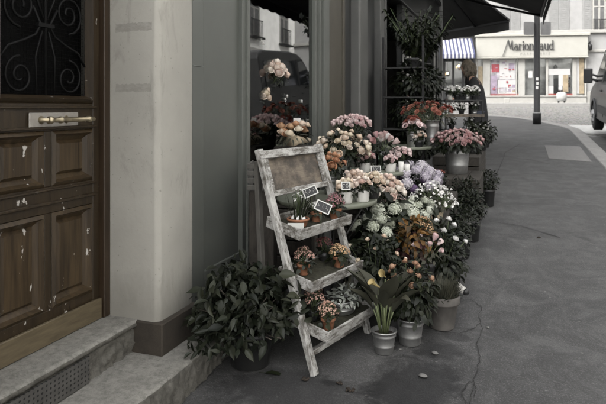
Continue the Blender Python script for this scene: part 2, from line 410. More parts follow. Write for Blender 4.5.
petalmat('pet_blush',[(0.5807,0.4355,0.4221),(0.6515,0.5514,0.5368),(0.5100,0.3221,0.3294)],.15)
petalmat('pet_orange',[(0.365,0.152,0.087),(0.405,0.228,0.134),(0.434,0.304,0.192)],.15)
petalmat('pet_apricot',[(0.3016,0.1696,0.1080),(0.3584,0.2448,0.1696)],.3)
petalmat('pet_red',[(.17,.045,.036),(.24,.085,.062),(.31,.15,.105)],.2)
petalmat('pet_mauve',[(0.170,0.070,0.082),(0.261,0.131,0.142),(0.312,0.194,0.194)],.4)
petalmat('pet_kpink',[(0.307,0.177,0.148),(0.408,0.260,0.213)],.5)
petalmat('pet_kred',[(0.097,0.032,0.035),(0.183,0.070,0.070)],.5)
petalmat('pet_kyel',[(0.363,0.209,0.115),(0.420,0.302,0.178)],.5)
petalmat('pet_korange',[(0.362,0.197,0.143),(0.450,0.308,0.243)],.5)
petalmat('pet_calla',[(.36,.27,.1),(.42,.34,.17)],.3,.5)
worn('tape_grey',(.2,.19,.17),(.33,.32,.29),.42,(30,30,30),.85,(.16,.15,.13))
def mk_vent():
    t=NT('vent_metal'); v=t.coord((0,1,1)); vo=t.n('ShaderNodeMapping')
    # hole grid
    sx_=t.n('ShaderNodeSeparateXYZ'); t.l(v,sx_.inputs[0])
    def cell(o,fr,shift=0):
        m=t.n('ShaderNodeMath',operation='MULTIPLY'); m.inputs[1].default_value=fr; t.l(o,m.inputs[0])
        f=t.n('ShaderNodeMath',operation='FRACT'); t.l(m.outputs[0],f.inputs[0])
        s=t.n('ShaderNodeMath',operation='SUBTRACT'); s.inputs[1].default_value=.5; t.l(f.outputs[0],s.inputs[0]); return s.outputs[0]
    a=cell(sx_.outputs[1],42); b=cell(sx_.outputs[2],48)
    c=t.n('ShaderNodeCombineXYZ'); t.l(a,c.inputs[0]); t.l(b,c.inputs[1])
    L=t.n('ShaderNodeVectorMath',operation='LENGTH'); t.l(c.outputs[0],L.inputs[0])
    hole=t.ramp(L.outputs['Value'],[(.2,0),(.26,1)])
    n=t.noise(t.coord(),14,6); base=t.ramp(n,[(.3,(.04,.038,.035)),(.7,(.075,.072,.066))])
    t.col(t.mix(hole,(.006,.006,.006),base)); t.rough(.6); t.bump(hole,.4,.003); MAT['vent_metal']=t.m
mk_vent()
# ============================================================ SETTING
def sheet(name, pts, dz, mat, kind='structure', sub=None):
    mb=MB(); mb.add([(p[0],p[1],gz(p[1])+dz) for p in pts],[tuple(range(len(pts)))],0,False)
    o=mb.build(name,MAT[mat]); o['kind']=kind; return o
# road / side street: one sheet to the horizon (rises with the street, level beyond)
mb=MB(); yy=[-60,-20,0,20,34,60,400]; xs=[-400,-20,-5,5,20,400]
vs=[(x,y,(gz(min(y,34)))-.12) for y in yy for x in xs]; n=len(xs)
mb.add(vs,[(j*n+i,j*n+i+1,(j+1)*n+i+1,(j+1)*n+i) for j in range(len(yy)-1) for i in range(n-1)],0,False)
struct(mb.build('ground',MAT['cobble']))
sheet('road',[(1.6,-30),(8,-30),(8,16.2),(1.6,16.2)],-.116,'asphalt')
# pavement slab with rounded corner
KX=1.34
pv=[(-6,-25),(KX,-25),(KX,16.9),(1.2,17.7),(.9,18.6),(.55,19.6),(.1,20.6),(-.5,21.4),(-1.6,22.2),(-3.4,22.8),(-6,23)]
mb=MB(); N=len(pv)
mb.add([(x,y,gz(y)) for x,y in pv]+[(x,y,gz(y)-.2) for x,y in pv],[tuple(range(N))]+[(i,i+N,(i+1)%N+N,(i+1)%N) for i in range(N)],0,False)
struct(mb.build('pavement',MAT['asphalt']))
# kerb stones following the pavement edge
mb=MB(); path=[Vector((x,y)) for x,y in [(KX,-25)]+[(KX,-25+1.05*i) for i in range(1,40)]+pv[2:-1]]
def off(i):
    a=path[max(i-1,0)]; b=path[min(i+1,len(path)-1)]; d=(b-a).normalized(); return Vector((d.y,-d.x))
for i in range(len(path)-1):
    a,b=path[i],path[i+1]; d=(b-a).normalized(); L=(b-a).length
    a2=a+d*.004; b2=b-d*.004; na,nb=off(i),off(i+1); w=.27
    q=[a2+na*.003,a2+na*w,b2+nb*w,b2+nb*.003]; h=.012+RNG.uniform(-.003,.003)
    vs=[(p.x,p.y,gz(p.y)+h) for p in q]+[(p.x,p.y,gz(p.y)-.25) for p in q]
    mb.add(vs,[(0,1,2,3),(0,4,5,1),(1,5,6,2),(2,6,7,3),(3,7,4,0)],0,False)
struct(mb.build('kerb',MAT['kerb_granite'],bevel=.012))
# crossing paint on the road beside the kerb
sheet('crossing_stripe',[(1.75,17.0),(3.9,16.6),(3.9,18.9),(1.5,19.6)],-.11,'road_white')
sheet('crossing_stripe',[(4.3,15.4),(6.6,15.4),(6.6,18.3),(4.3,18.7)],-.11,'road_white')
# asphalt repairs
def ribbon(name,pts,w,mat,dz=.006,jit=.006):
    P2=[G(*p) for p in pts]; mb=MB(); fine=[]
    for i in range(len(P2)-1):
        for k in range(6): fine.append(P2[i].lerp(P2[i+1],k/6)+Vector((RNG.uniform(-jit,jit),RNG.uniform(-jit,jit),0)))
    fine.append(P2[-1]); vs=[]
    for i,p in enumerate(fine):
        d=(fine[min(i+1,len(fine)-1)]-fine[max(i-1,0)]); x=Vector((d.y,-d.x,0)).normalized()*w*.5*RNG.uniform(.35,1.3)
        for q in (p-x,p+x): vs.append((q.x,q.y,gz(q.y)+dz))
    mb.add(vs,[(2*i,2*i+1,2*i+3,2*i+2) for i in range(len(fine)-1)],0,False)
    return struct(mb.build(name,MAT[mat]))
ribbon('pavement_crack',[(470,300),(482,308),(479,318),(482,330),(477,345),(480,360),(474,380),(470,404),(466,440)],.0045,'crack_dark')
ribbon('pavement_crack',[(443,333),(460,334),(472,330),(480,324)],.0055,'crack_dark')
ribbon('pavement_crack',[(466,404),(462,392),(470,382),(476,388),(474,398)],.005,'crack_dark')
ribbon('pavement_crack',[(492,186),(505,153),(520,144)],.012,'crack_dark',jit=.01)
ribbon('pavement_crack',[(495,156),(530,160),(549,164)],.014,'crack_dark',jit=.01)
ribbon('pavement_crack',[(490,222),(520,226),(560,238)],.01,'crack_dark',jit=.01)
# manhole slab
mb=MB(); q=[G(*p) for p in [(548.8,158.5),(592,162),(579.8,146.6),(544.6,145.2)]]
mb.add([(p.x,p.y,p.z+.006) for p in q]+[(p.x,p.y,p.z-.05) for p in q],[(0,1,2,3),(0,4,5,1),(1,5,6,2),(2,6,7,3),(3,7,4,0)],0,False)
o=mb.build('manhole_cover',MAT['manhole']); tag(o,'pale rectangular concrete inspection cover set in the pavement near the kerb','manhole cover')
# ------------------------------------------------------------ door
DX=-2.06; ST0=.49
o=MB()
for (y0,y1) in ((-5,1.02),): o.box(-2.6,-1.73,y0,y1,-.6,5)
w=o.build('plaster_wall',MAT['plaster']); tag(w,'plain plaster wall before the old wooden door','wall')
def frame_ring(mb,y0,y1,z0,z1,w,x0,x1,mat=0):
    mb.box(x0,x1,y0,y1,z1-w,z1,mat); mb.box(x0,x1,y0,y1,z0,z0+w,mat)
    mb.box(x0,x1,y0,y0+w,z0+w+.0005,z1-w-.0005,mat); mb.box(x0,x1,y1-w,y1,z0+w+.0005,z1-w-.0005,mat)
def bevel_ring(mb,y0,y1,z0,z1,w,xa,xb,mat=0):
    """moulding sloping from xa (outer) to xb (inner)"""
    O=[(xa,y0,z0),(xa,y1,z0),(xa,y1,z1),(xa,y0,z1)]; I=[(xb,y0+w,z0+w),(xb,y1-w,z0+w),(xb,y1-w,z1-w),(xb,y0+w,z1-w)]
    mb.add(O+I,[(i,(i+1)%4,4+(i+1)%4,4+i) for i in range(4)],mat,False)
def spiral(cy,cz,r0,turns,a0,x,sgn=1,n=26):
    return [(x,cy+(r0*(1-.82*i/n))*math.cos(a0+sgn*2*pi*turns*i/n),cz+(r0*(1-.82*i/n))*math.sin(a0+sgn*2*pi*turns*i/n)) for i in range(n+1)]
door=thing('entrance_door','old brown panelled wooden door with a black iron grille and a long brass pull','door',(DX,1.1,ST0))
LY,LZ=1.1,ST0
def leafdoor(Y0,Y1,handle):
    """stiles/rails with openings, in world coordinates shifted to the root"""
    mb=MB(); T=Matrix.Translation((-DX,-LY,-LZ))
    xf=DX; xb=DX-.055
    A=MB()
    gy0,gy1=Y0+.085,Y1-.085; mid=(Y0+Y1)/2
    A.box(xb,xf,Y0,Y0+.05,.5,3.3); A.box(xb,xf,Y1-.05,Y1,.5,3.3)
    def rail(z0,z1): A.box(xb,xf-.001,Y0+.05,Y1-.05,z0,z1)
    rail(.5,.645); rail(1.1,1.225); rail(1.487,1.62); rail(2.75,3.3)
    A.box(xb,xf-.0015,mid-.022,mid+.022,.645,1.1); A.box(xb,xf-.0015,mid-.022,mid+.022,1.225,1.487)
    # beads
    A.box(xf-.001,xf+.014,Y0+.03,Y1-.03,1.142,1.156); A.box(xf-.001,xf+.012,Y0+.03,Y1-.03,1.592,1.604); A.box(xf-.001,xf+.014,Y0+.03,Y1-.03,1.496,1.508)
    A.box(xf-.001,xf+.011,Y0+.03,Y1-.03,1.205,1.214)
    A.build('door_leaf',MAT['door_wood'],door,bevel=.003).location=(-DX,-LY,-LZ)
    for (a,b) in ((Y0+.05,mid-.022),(mid+.022,Y1-.05)):
        for (z0,z1) in ((.645,1.1),(1.225,1.487)):
            B=MB(); a1,b1=a+.001,b-.001; z0+=.001; z1-=.001
            bevel_ring(B,a1,b1,z0,z1,.016,xf-.002,xf+.010); bevel_ring(B,a1+.016,b1-.016,z0+.016,z1-.016,.012,xf+.010,xf-.012)
            bevel_ring(B,a1+.028,b1-.028,z0+.028,z1-.028,.02,xf-.012,xf-.03)
            bevel_ring(B,a1+.048,b1-.048,z0+.048,z1-.048,.016,xf-.03,xf-.014)
            m=.064; B.add([(xf-.014,a1+m,z0+m),(xf-.014,b1-m,z0+m),(xf-.014,b1-m,z1-m),(xf-.014,a1+m,z1-m)],[(0,1,2,3)],0,False)
            B.build('door_panel',MAT['door_panel'],door).location=(-DX,-LY,-LZ)
    # glazed opening with moulding
    B=MB(); g0,g1,h0,h1=Y0+.05,Y1-.05,1.62,2.75
    bevel_ring(B,g0,g1,h0,h1,.02,xf-.001,xf+.018); bevel_ring(B,g0+.02,g1-.02,h0+.02,h1-.02,.016,xf+.018,xf-.02)
    B.build('glazing_frame',MAT['door_wood'],door).location=(-DX,-LY,-LZ)
    B=MB(); B.box(xb-.03,xb-.02,g0,g1,h0,h1); pn=B.build('door_glass',MAT['door_void'],door); pn.location=(-DX,-LY,-LZ)
    B=MB(); x=xf-.018; cy=(g0+g1)/2
    ya,yb,za,zb=g0+.036,g1-.036,h0+.036,h1-.036; H=zb-za; W=(yb-ya)/2
    for i in range(30):
        y=ya+(yb-ya)*(i+.5)/30; B.tube([(x-.012,y,za),(x-.012,y,zb)],.0009,3)
    for i in range(60):
        z=za+H*(i+.5)/60; B.tube([(x-.0125,ya,z),(x-.0125,yb,z)],.0009,3)
    for sg in (-1,1):
        B.tube(spiral(cy+sg*W*.56,za+.085,W*.33,1.6,pi/2,x,-sg),.0055,6)
        B.tube(spiral(cy+sg*W*.55,za+.40,W*.36,1.8,-pi/2,x,sg),.006,6)
        B.tube(spiral(cy+sg*W*.6,za+.62,W*.3,1.6,-pi/2,x,sg),.0055,6)
        B.tube([(x,cy+sg*W*(1-.02),za+.15),(x,cy+sg*W*.8,za+.215),(x,cy+sg*W*.45,za+.25),(x,cy+sg*W*.22,za+.28),(x,cy+sg*W*.1,za+.33),(x,cy+sg*W*.28,za+.41)],.006,6)
        B.tube([(x,cy+sg*.012,za+.36),(x,cy+sg*W*.2,za+.45),(x,cy+sg*W*.3,za+.55),(x,cy+sg*.02,za+.7)],.0055,6)
        B.tube([(x,cy+sg*W*.2,za),(x,cy+sg*W*.22,za+.18),(x,cy+sg*.02,za+.3)],.0045,6)
    B.tube([(x,cy,za),(x,cy,zb)],.007,6); B.box(x-.008,x+.01,cy-.05,cy+.05,za+.318,za+.336)
    B.build('iron_grille',MAT['iron'],door).location=(-DX,-LY,-LZ)
    # sloped weather board and kick board
    B=MB(); B.box(xf+.002,xf+.02,Y0+.01,Y1-.004,.4935,.600)
    B.build('kick_board',MAT['kick_wood'],door,bevel=.003).location=(-DX,-LY,-LZ)
    if handle:
        B=MB(); B.box(xf+.001,xf+.012,2.07,2.385,1.506,1.574)
        pl=B.build('handle_plate',MAT['steel_plate'],door,bevel=.004); pl.location=(-DX,-LY,-LZ)
        B=MB(); hx=xf+.06; hz=1.54
        for y in (2.14,2.30):
            B.tube([(xf+.012,y,hz),(xf+.02,y,hz),(hx,y,hz)],[.02,.011,.011],12)
        B.tube([(hx,2.135,hz),(hx,2.15,hz),(hx,2.155,hz),(hx,2.20,hz),(hx,2.205,hz),(hx,2.215,hz),(hx,2.22,hz),(hx,2.39,hz),(hx,2.395,hz),(hx,2.41,hz),(hx,2.415,hz),(hx,2.44,hz)],[.018,.018,.012,.012,.017,.017,.0125,.0125,.017,.017,.011,.011],14)
        B.build('pull_handle',MAT['brass'],door).location=(-DX,-LY,-LZ)
leafdoor(1.835,2.555,True); leafdoor(1.105,1.827,False)
B=MB(); B.box(DX-.08,DX+.028,2.56,2.612,.49,3.4); B.box(DX-.08,DX+.028,1.03,1.098,.49,3.4); B.box(DX-.08,DX+.028,1.098,2.56,3.302,3.4)
B.build('door_frame',MAT['jamb_wood'],door,bevel=.004).location=(-DX,-LY,-LZ)
# ------------------------------------------------------------ pillar
pil=thing('plaster_pillar','pale plaster pillar with a chipped edge and two grey stain bars beside the wooden door','pillar',(-1.9,2.78,.3))
def at(o,root): o.location=-Vector(root.location); return o
B=MB(); nz=26
# front faces subdivided so the arris can wander like hand-laid plaster
zs=[.478+(6-.478)*(i/nz)**1.6 for i in range(nz+1)]
prof=[(-2.4,2.608),(-2.03,2.608),(-1.9,2.609),(-1.755,2.607),(-1.73,2.63),(-1.728,2.75),(-1.732,2.945),(-1.77,2.955),(-2.4,2.955)]
vs=[]
for z in zs:
    for k,(x,y) in enumerate(prof):
        j=.003 if k in (3,4) else .0008
        vs.append((x+RNG.uniform(-j,j),y+RNG.uniform(-j,j),z))
m=len(prof); B.add(vs,[(i*m+k,i*m+k+1,(i+1)*m+k+1,(i+1)*m+k) for i in range(nz) for k in range(m-1)],0,True)
B.add([vs[k] for k in range(m)],[tuple(reversed(range(m)))],0,False)
pw=at(B.build('plaster_shaft',MAT['pillar_plaster'],pil,bevel=.006,seg=2),pil)
B=MB(); B.box(-2.1,-1.70,2.592,2.955,.315,.486)
at(B.build('plinth',MAT['brown_base'],pil,bevel=.006),pil)
# ------------------------------------------------------------ steps
st=thing('door_step','worn stone step under the wooden door with a rough broken riser','step',(-1.95,1.5,.32))
def nz3(p,k): return mnoise.noise(Vector(p)*k)
def rough_strip(prof,y0,y1,ny,nf,mats):
    """extrude a step profile along y; vertices from index nf on (the front) get broken stone relief"""
    B=MB(); n=len(prof); vs=[]
    for i in range(ny+1):
        y=y0+(y1-y0)*i/ny
        for k,(x,z,a) in enumerate(prof):
            p=(x,y,z); d=a*(nz3(p,14)+.8*nz3(p,37)+.9*abs(nz3(p,80))-.3); vs.append((x+d,y,z+d*.35))
    for i in range(ny):
        for k in range(n-1): B.add([],[])
    fs=[]; 
    B.add(vs,[],0)
    for i in range(ny):
        for k in range(n-1):
            B.f.append((i*n+k,(i+1)*n+k,(i+1)*n+k+1,i*n+k+1)); B.mi.append(1 if k>=nf else 0); B.sm.append(True)
    B.f.append(tuple(ny*n+k for k in range(n))); B.mi.append(0); B.sm.append(False)
    return B
TP=[(-2.3,.4905,0),(-1.95,.490,.001),(-1.88,.489,.002),(-1.862,.487,.004),(-1.854,.478,.008),(-1.856,.462,.009),(-1.866,.450,.008),(-1.885,.446,.004),(-2.3,.446,0)]
B=rough_strip(TP,-3,2.607,520,4,None); at(B.build('tread',[MAT['step_stone'],MAT['rough_stone']],st),st)
RP=[(-1.885,.452,.004)]+[(-1.874,.44-.012*k,.017) for k in range(10)]+[(-1.868,.31,.012)]
B=rough_strip(RP,-3,2.6,560,0,None); B.mi=[0]*len(B.mi)
at(B.build('riser',MAT['rough_stone'],st),st)
B=MB(); B.box(-1.862,-1.853,1.45,2.23,.324,.446)
vt=at(B.build('vent_plate',MAT['vent_metal'],st),st)
LP_=[(-2.3,.3195,0),(-1.75,.32,.001),(-1.6,.3195,.002),(-1.55,.318,.004),(-1.537,.310,.010)]+[(-1.536,.29-.022*k,.014) for k in range(12)]+[(-1.54,-.3,0),(-2.3,-.3,0)]
ls=rough_strip(LP_,-3,3.3,560,4,None)
tag(ls.build('kerb_step',[MAT['step_stone'],MAT['rough_stone']]),'long low stone step along the pavement below the door step','step')
# ------------------------------------------------------------ shop front
SX=-1.76
shop=thing('florist_shop','grey green florist shop front with a display window, slim posts and an open dark doorway','shop',(SX,3,0))
def sp(mb,name,mat,bevel=.003): return at(mb.build(name,MAT[mat],shop,bevel=bevel),shop)
B=MB()
B.box(-2.1,SX,2.96,3.70,0,3.3); B.box(SX-.01,SX+.02,2.962,3.09,.1,3.3); B.box(SX-.01,SX+.012,3.10,3.118,.1,3.3)
B.box(SX-.01,SX+.03,3.60,3.70,.1,3.3); B.box(SX-.01,SX+.045,3.655,3.695,.1,3.3); B.box(SX-.01,SX+.014,3.118,3.6,.1,.62); B.box(SX-.01,SX+.0225,2.964,3.091,1.835,1.842)
sp(B,'pilaster','shop_grey')
B=MB(); B.box(-2.0,SX,3.701,5.3,0,.85); B.box(SX-.01,SX+.015,3.8,5.2,.3,.75); sp(B,'stall_riser','dark_paint')
B=MB(); B.box(SX-.12,SX+.03,3.701,5.3,.851,.90); B.box(SX-.06,SX,3.701,3.765,.901,3.2); B.box(SX-.06,SX,5.235,5.3,.901,3.2); B.box(SX-.06,SX,3.766,5.234,3.1,3.2)
wf=sp(B,'window_frame','shop_grey')
B=MB(); B.box(SX-.04,SX-.034,3.766,5.234,.901,3.099); pg=B.build('window_pane',MAT['window_glass'],wf); pg.location=(0,0,0)
B=MB(); B.box(-1.95,SX+.02,5.301,5.37,0,3.3); B.box(-1.95,SX+.045,5.371,5.53,0,3.3,0); sp(B,'pilaster','shop_grey')
B=MB(); B.box(-1.95,SX-.02,5.531,6.33,0,3.3); B.box(SX-.03,SX-.005,5.6,5.63,.2,3.3);B.box(SX-.03,SX-.005,6.2,6.24,.2,3.3); sp(B,'side_panel','shop_panel')
B=MB(); B.box(-1.95,SX-.06,6.331,6.72,0,3.3); sp(B,'recess_panel','dark_paint')
B=MB(); B.box(-1.9,SX+.05,6.73,7.12,0,3.3); sp(B,'pilaster','shop_light',.02)
B=MB(); B.box(-1.95,SX-.05,7.121,7.9,0,3.3); sp(B,'recess_panel','dark_paint')
B=MB(); B.box(-1.85,SX+.03,7.95,8.2,0,3.3); B.box(-1.83,SX+.02,8.36,8.41,0,3.3); sp(B,'door_post','shop_light',.01)
B=MB(); B.box(-1.85,SX+.01,9.7,10.15,0,3.3); B.box(-1.82,SX,12.4,12.5,0,3.3); B.box(-1.82,SX+.0,10.151,12.399,3.0,3.3);B.box(-1.82,SX+.0,10.151,12.399,0.5,.9); fr=sp(B,'window_frame','dark_paint')
B=MB(); B.box(SX-.03,SX-.024,10.151,12.399,.9,3.0); B.build('window_pane',MAT['door_glass'],fr)
B=MB(); B.box(-1.86,-1.70,13.3,14.25,0,3.3); sp(B,'corner_pier','dark_paint')
B=MB(); B.box(-2.05,SX+.06,2.958,14.3,3.301,4.1); B.box(SX,SX+.12,2.958,14.3,4.0,4.08); sp(B,'fascia','dark_paint',.01)
B=MB(); B.box(-5.2,-2.06,3.05,14.1,.25,.33); B.box(-5.3,-5.2,3.0,14.2,.3,3.3); B.box(-5.2,-2.1,2.97,3.04,.3,3.3); B.box(-5.2,-1.96,14.11,14.2,.3,3.3);B.box(-5.2,-2.0,3.0,14.2,3.2,3.3)
sp(B,'interior_shell','interior',0)
B=MB(); B.box(-9,-1.80,2.96,14.3,4.11,13); B.box(-9,-2.41,-5,2.955,5.0,13)
B.box(-9,-2.62,-5,1.0,-1,5)
o=B.build('apartment_building',MAT['plaster']); tag(o,'plaster apartment storeys above the florist shop and the old wooden door','building')
B=MB(); B.box(-2.6,-1.735,1.02,2.605,3.41,5.0); B.box(-2.6,-2.2,1.02,2.605,.3,3.41)
tag(B.build('door_lintel_wall',MAT['plaster']),'plaster wall over the old wooden door','wall')
B=MB(); B.box(-1.70,-1.62,14.26,14.34,.8,4.4); tag(B.build('awning_post',MAT['post_light'],bevel=.008),'slim light grey post at the shop corner under the dark awning','post')
# display shelf inside the window
B=MB(); B.box(-2.55,-1.815,3.72,5.2,1.485,1.51); B.box(-2.5,-2.46,3.8,3.84,.33,1.485); B.box(-1.95,-1.91,3.8,3.84,.33,1.485);B.box(-2.5,-2.46,4.75,4.79,.33,1.485); B.box(-1.95,-1.91,4.75,4.79,.33,1.485)
tag(B.build('display_table',MAT['crate_wood'],bevel=.004),'dark wooden display table behind the shop window glass','table')
B=MB(); B.box(-2.95,-2.65,3.5,4.5,.35,1.2); tag(B.build('display_stand',MAT['dark_paint'],bevel=.01),'tall dark display block behind the table in the shop window','stand')
# ------------------------------------------------------------ awnings
aw=thing('folding_awning','dark folding awning stretched over the pavement in front of the shop','awning',(-1.7,10,4.3))
C_=P(540,15,12.4)
B=MB(); n_=12; y0,y1=8.9,C_.y
def slab(mb,quad,t=.012,mat=0):
    a,b,c,d=[Vector(q) for q in quad]; nrm=(b-a).cross(d-a).normalized()*t
    mb.add([a,b,c,d,a+nrm,b+nrm,c+nrm,d+nrm],[(0,3,2,1),(4,5,6,7),(0,1,5,4),(1,2,6,5),(2,3,7,6),(3,0,4,7)],mat,False)
wz=4.32; fz=C_.z
slab(B,[(-1.7,y0,wz),(C_.x,y0,fz),(C_.x,y1,fz),(-1.7,y1,wz)]); at(B.build('fabric',MAT['awning_dark'],aw),aw)
B=MB(); B.box(C_.x,C_.x+.05,y0-.02,y1+.02,fz-.05,fz+.05); vs=[]
at(B.build('front_bar',MAT['black_metal'],aw,bevel=.01),aw)
B=MB(); m_=24; vs=[]
for i in range(m_+1):
    y=y0+(y1-y0)*i/m_; vs+=[(C_.x+.056,y,fz-.03),(C_.x+.056,y,fz-.2-.03*abs(math.sin(i*pi/2))),(C_.x+.062,y,fz-.2-.03*abs(math.sin(i*pi/2))),(C_.x+.062,y,fz-.03)]
B.add(vs,[(4*i+k,4*i+4+k,4*i+4+(k+1)%4,4*i+(k+1)%4) for i in range(m_) for k in range(4)],0,False)
at(B.build('valance',MAT['awning_dark'],aw),aw)
for y in (y0+.4,y1-.06):
    B=MB(); B.bar((-1.72,y,wz-.12),(-.6,y-.3,(wz+fz)/2-.16),.05,.05); B.bar((-.6,y-.3,(wz+fz)/2-.16),(C_.x,y,fz-.02),.045,.045)
    at(B.build('folding_arm',MAT['black_metal'],aw,bevel=.006),aw)
A0=P(509,20,13.8); dirb=Vector((-math.sin(radians(47)),math.cos(radians(47)),0)); inn=Vector((-.68,-.73,.5))
aw2=thing('corner_awning','dark awning with a drooping valance at the corner of the florist shop','awning',A0)
Bq=A0+dirb*4.2; sl=1.75
B=MB(); slab(B,[A0,Bq,Bq+inn*sl,A0+inn*sl]); at(B.build('fabric',MAT['awning_dark'],aw2),aw2)
B=MB(); nn=Vector((-dirb.y,dirb.x,0))*-.008
mm=10
vs=[]
for i in range(mm+1):
    p=A0.lerp(Bq,i/mm); q=p-Vector((0,0,.23+.02*(i%2))); vs+=[p,q,q+nn,p+nn]
B.add(vs,[(4*i+k,4*i+4+k,4*i+4+(k+1)%4,4*i+(k+1)%4) for i in range(mm) for k in range(4)],0,False)
at(B.build('valance',MAT['awning_dark'],aw2),aw2)
B=MB(); B.bar(A0,A0+inn*sl,.04,.04); B.bar(A0-Vector((0,0,.02)),Bq-Vector((0,0,.02)),.04,.05); B.bar(A0-Vector((0,0,.03))+dirb*1.1,A0+dirb*.6+inn*1.2+Vector((0,0,-.1)),.035,.035); at(B.build('awning_frame',MAT['black_metal'],aw2),aw2)
# ------------------------------------------------------------ lamp post with sign backs
pb=G(537,124)
post=thing('street_post','black street post with white stickers and two grey sign backs on the pavement','post',pb)
B=MB(); B.lathe([(.115,0),(.115,.30),(.105,.32),(.105,.335),(.088,.345),(.086,2.6),(.082,2.62),(.08,4.6)],20); B.build('shaft',MAT['black_metal'],post)
B=MB(); B.lathe([(.118,.312),(.12,.325),(.106,.34)],20); B.build('collar',MAT['post_light'],post)
for z,a in ((1.31,0),(1.18,.1),(1.06,-.05)):
    B=MB(); vs=[]; mm=6; ad=math.atan2(-pb.y,-pb.x)
    for i in range(mm+1):
        t=ad+.05+a+(i/mm-.5)*.75; vs+=[(.0885*math.cos(t),.0885*math.sin(t),z-.045),(.0885*math.cos(t),.0885*math.sin(t),z+.04)]
    B.add(vs,[(2*i,2*i+2,2*i+3,2*i+1) for i in range(mm)],0,True); B.build('sticker',MAT['sticker'],post)
fx=Vector((CT,ST,0)); fy=Vector((-ST,CT,0))
def camM(p,yaw=0):
    a=TH+yaw; return Matrix.Translation(p)@Matrix.Rotation(a,4,'Z')
for dx in (-.24,.25):
    B=MB(); w,h,r=.15,.19,.04; poly=[]
    for cx,cz,a0 in ((w-r,h-r,0),(-w+r,h-r,pi/2),(-w+r,-h+r,pi),(w-r,-h+r,1.5*pi)):
        for k in range(5): poly.append((cx+r*math.cos(a0+k*pi/8),cz+r*math.sin(a0+k*pi/8)))
    M=camM(Vector((0,0,0)),0)@Matrix.Translation((dx,.0,2.78))@Matrix.Rotation(pi/2,4,'X')
    B.prism(poly,.012,M); sb=B.build('sign_plate',MAT['sign_back'],post)
    B=MB(); B.add([],[]) ; B.bar(M@Vector((-.1,.05,-.008)),M@Vector((.1,.05,-.008)),.03,.012); B.bar(M@Vector((-.1,-.06,-.008)),M@Vector((.1,-.06,-.008)),.03,.012); B.build('bracket',MAT['black_metal'],sb)
# ------------------------------------------------------------ far building with the perfume shop
YAW=-radians(7)
O0=P(530,103,28.5); sM=Matrix.Translation(O0)@Matrix.Rotation(TH+YAW,4,'Z')   # local x right, y away, z up
K=589/28.5
def sx(px): return (px-530)/K
def sz(py): return (103-py)/K
far=thing('apartment_house','white plastered apartment house with grey shutters standing across the side street','building',O0); far.rotation_euler=(0,0,TH+YAW)
SG=-.05
B=MB()
B.box(-18,12,.3,8,-.6,12.5); B.box(sx(583.5),12,.0,.3,-.6,sz(33)); B.box(-18,12,.05,.3,sz(33)+.12,12.5); B.box(-18,sx(436),0.02,.3,-.6,sz(33))
B.build('facade_wall',MAT['far_plaster'],far)
B=MB(); B.box(-18,12,-.16,.29,sz(34)+.0,sz(33)+.115); B.box(sx(583.5)+.001,sx(640),-.06,0,sz(53),sz(50)); B.box(sx(583.5)+.001,12,-.05,-.002,-.5,.55)
B.build('string_course',MAT['far_cream'],far,bevel=.02)
for (a,b) in ((501.5,520),(548,567)):
    for i,(p,q) in enumerate(((a,(a+b)/2-.3),((a+b)/2+.3,b))):
        B=MB(); x0,x1=sx(p),sx(q); B.box(x0,x1,-.01,.045,sz(32),sz(32)+2.3)
        for k in range(24):
            z=sz(32)+.1+k*.088; B.box(x0+.05,x1-.05,-.022,-.012,z,z+.06)
        B.build('shutter',MAT['shutter'],far)
    B=MB(); B.box(sx(a)-.12,sx(b)+.12,-.1,.04,sz(33)+.0,sz(32)-.005); B.build('window_sill',MAT['far_cream'],far)
for (p,q) in ((580,588.5),(603,612)):
    B=MB(); x0,x1=sx(p),sx(q); B.box(x0,x1,-.01,.045,sz(31),sz(31)+2.3)
    for k in range(24):
        z=sz(31)+.1+k*.088; B.box(x0+.05,x1-.05,-.022,-.012,z,z+.06)
    B.build('shutter',MAT['shutter'],far)
B=MB(); x0,x1=sx(589.5),sx(602); frame_h=2.3; z0=sz(31)
B.box(x0,x0+.07,.0,.049,z0,z0+2.3); B.box(x1-.07,x1,0,.049,z0,z0+2.3); B.box((x0+x1)/2-.04,(x0+x1)/2+.04,0,.049,z0,z0+2.3); B.box(x0+.07,x1-.07,0,.048,z0+1.1,z0+1.16)
wf2=B.build('window',MAT['frame_cream'],far)
B=MB(); B.box(x0+.05,x1-.05,.02,.03,z0,z0+2.3); B.build('pane',MAT['far_dark'],wf2)
B=MB()
for k in range(7): B.tube([(x0+.02+k*(x1-x0-.04)/6,-.09,z0),(x0+.02+k*(x1-x0-.04)/6,-.09,z0+.5)],.012,4)
B.tube([(x0,-.09,z0+.5),(x1,-.09,z0+.5)],.02,5); B.tube([(x0,-.09,z0+.08),(x1,-.09,z0+.08)],.015,5); B.build('balcony_rail',MAT['black_metal'],far)
# perfume shop front
ps=thing('perfume_shop','cream perfume shop front with a black lettered sign and poster covered windows across the street','shop',O0); ps.rotation_euler=(0,0,TH+YAW)
def pp(mb,name,mat,par=None,bevel=0): return mb.build(name,MAT[mat],par or ps,bevel=bevel)
B=MB(); B.box(sx(477),sx(583),-.32,.05,sz(57),sz(37)); B.box(sx(477)-.05,sx(583)+.08,-.40,.05,sz(37)+.001,sz(34)-.001); B.box(sx(477),sx(583)+.02,-.34,-.05,sz(58.5),sz(57)-.001); sb=pp(B,'sign_board','sign_cream',None,.015)
B=MB(); B.box(sx(477),sx(583),-.12,.05,-.5,sz(96)); B.box(sx(477),sx(583),-.16,.0,sz(97),sz(96)+.03); pp(B,'stall_riser','frame_cream',None,.01)
for a,b in ((477,479),(484,491),(518.5,524.5),(545,547),(570,574),(581.5,583),(516.2,517.2)):
    B=MB(); B.box(sx(a),sx(b),-.11,.05,sz(96)+.031,sz(58.5)-.001); pp(B,'frame_post','frame_cream',None,.01)
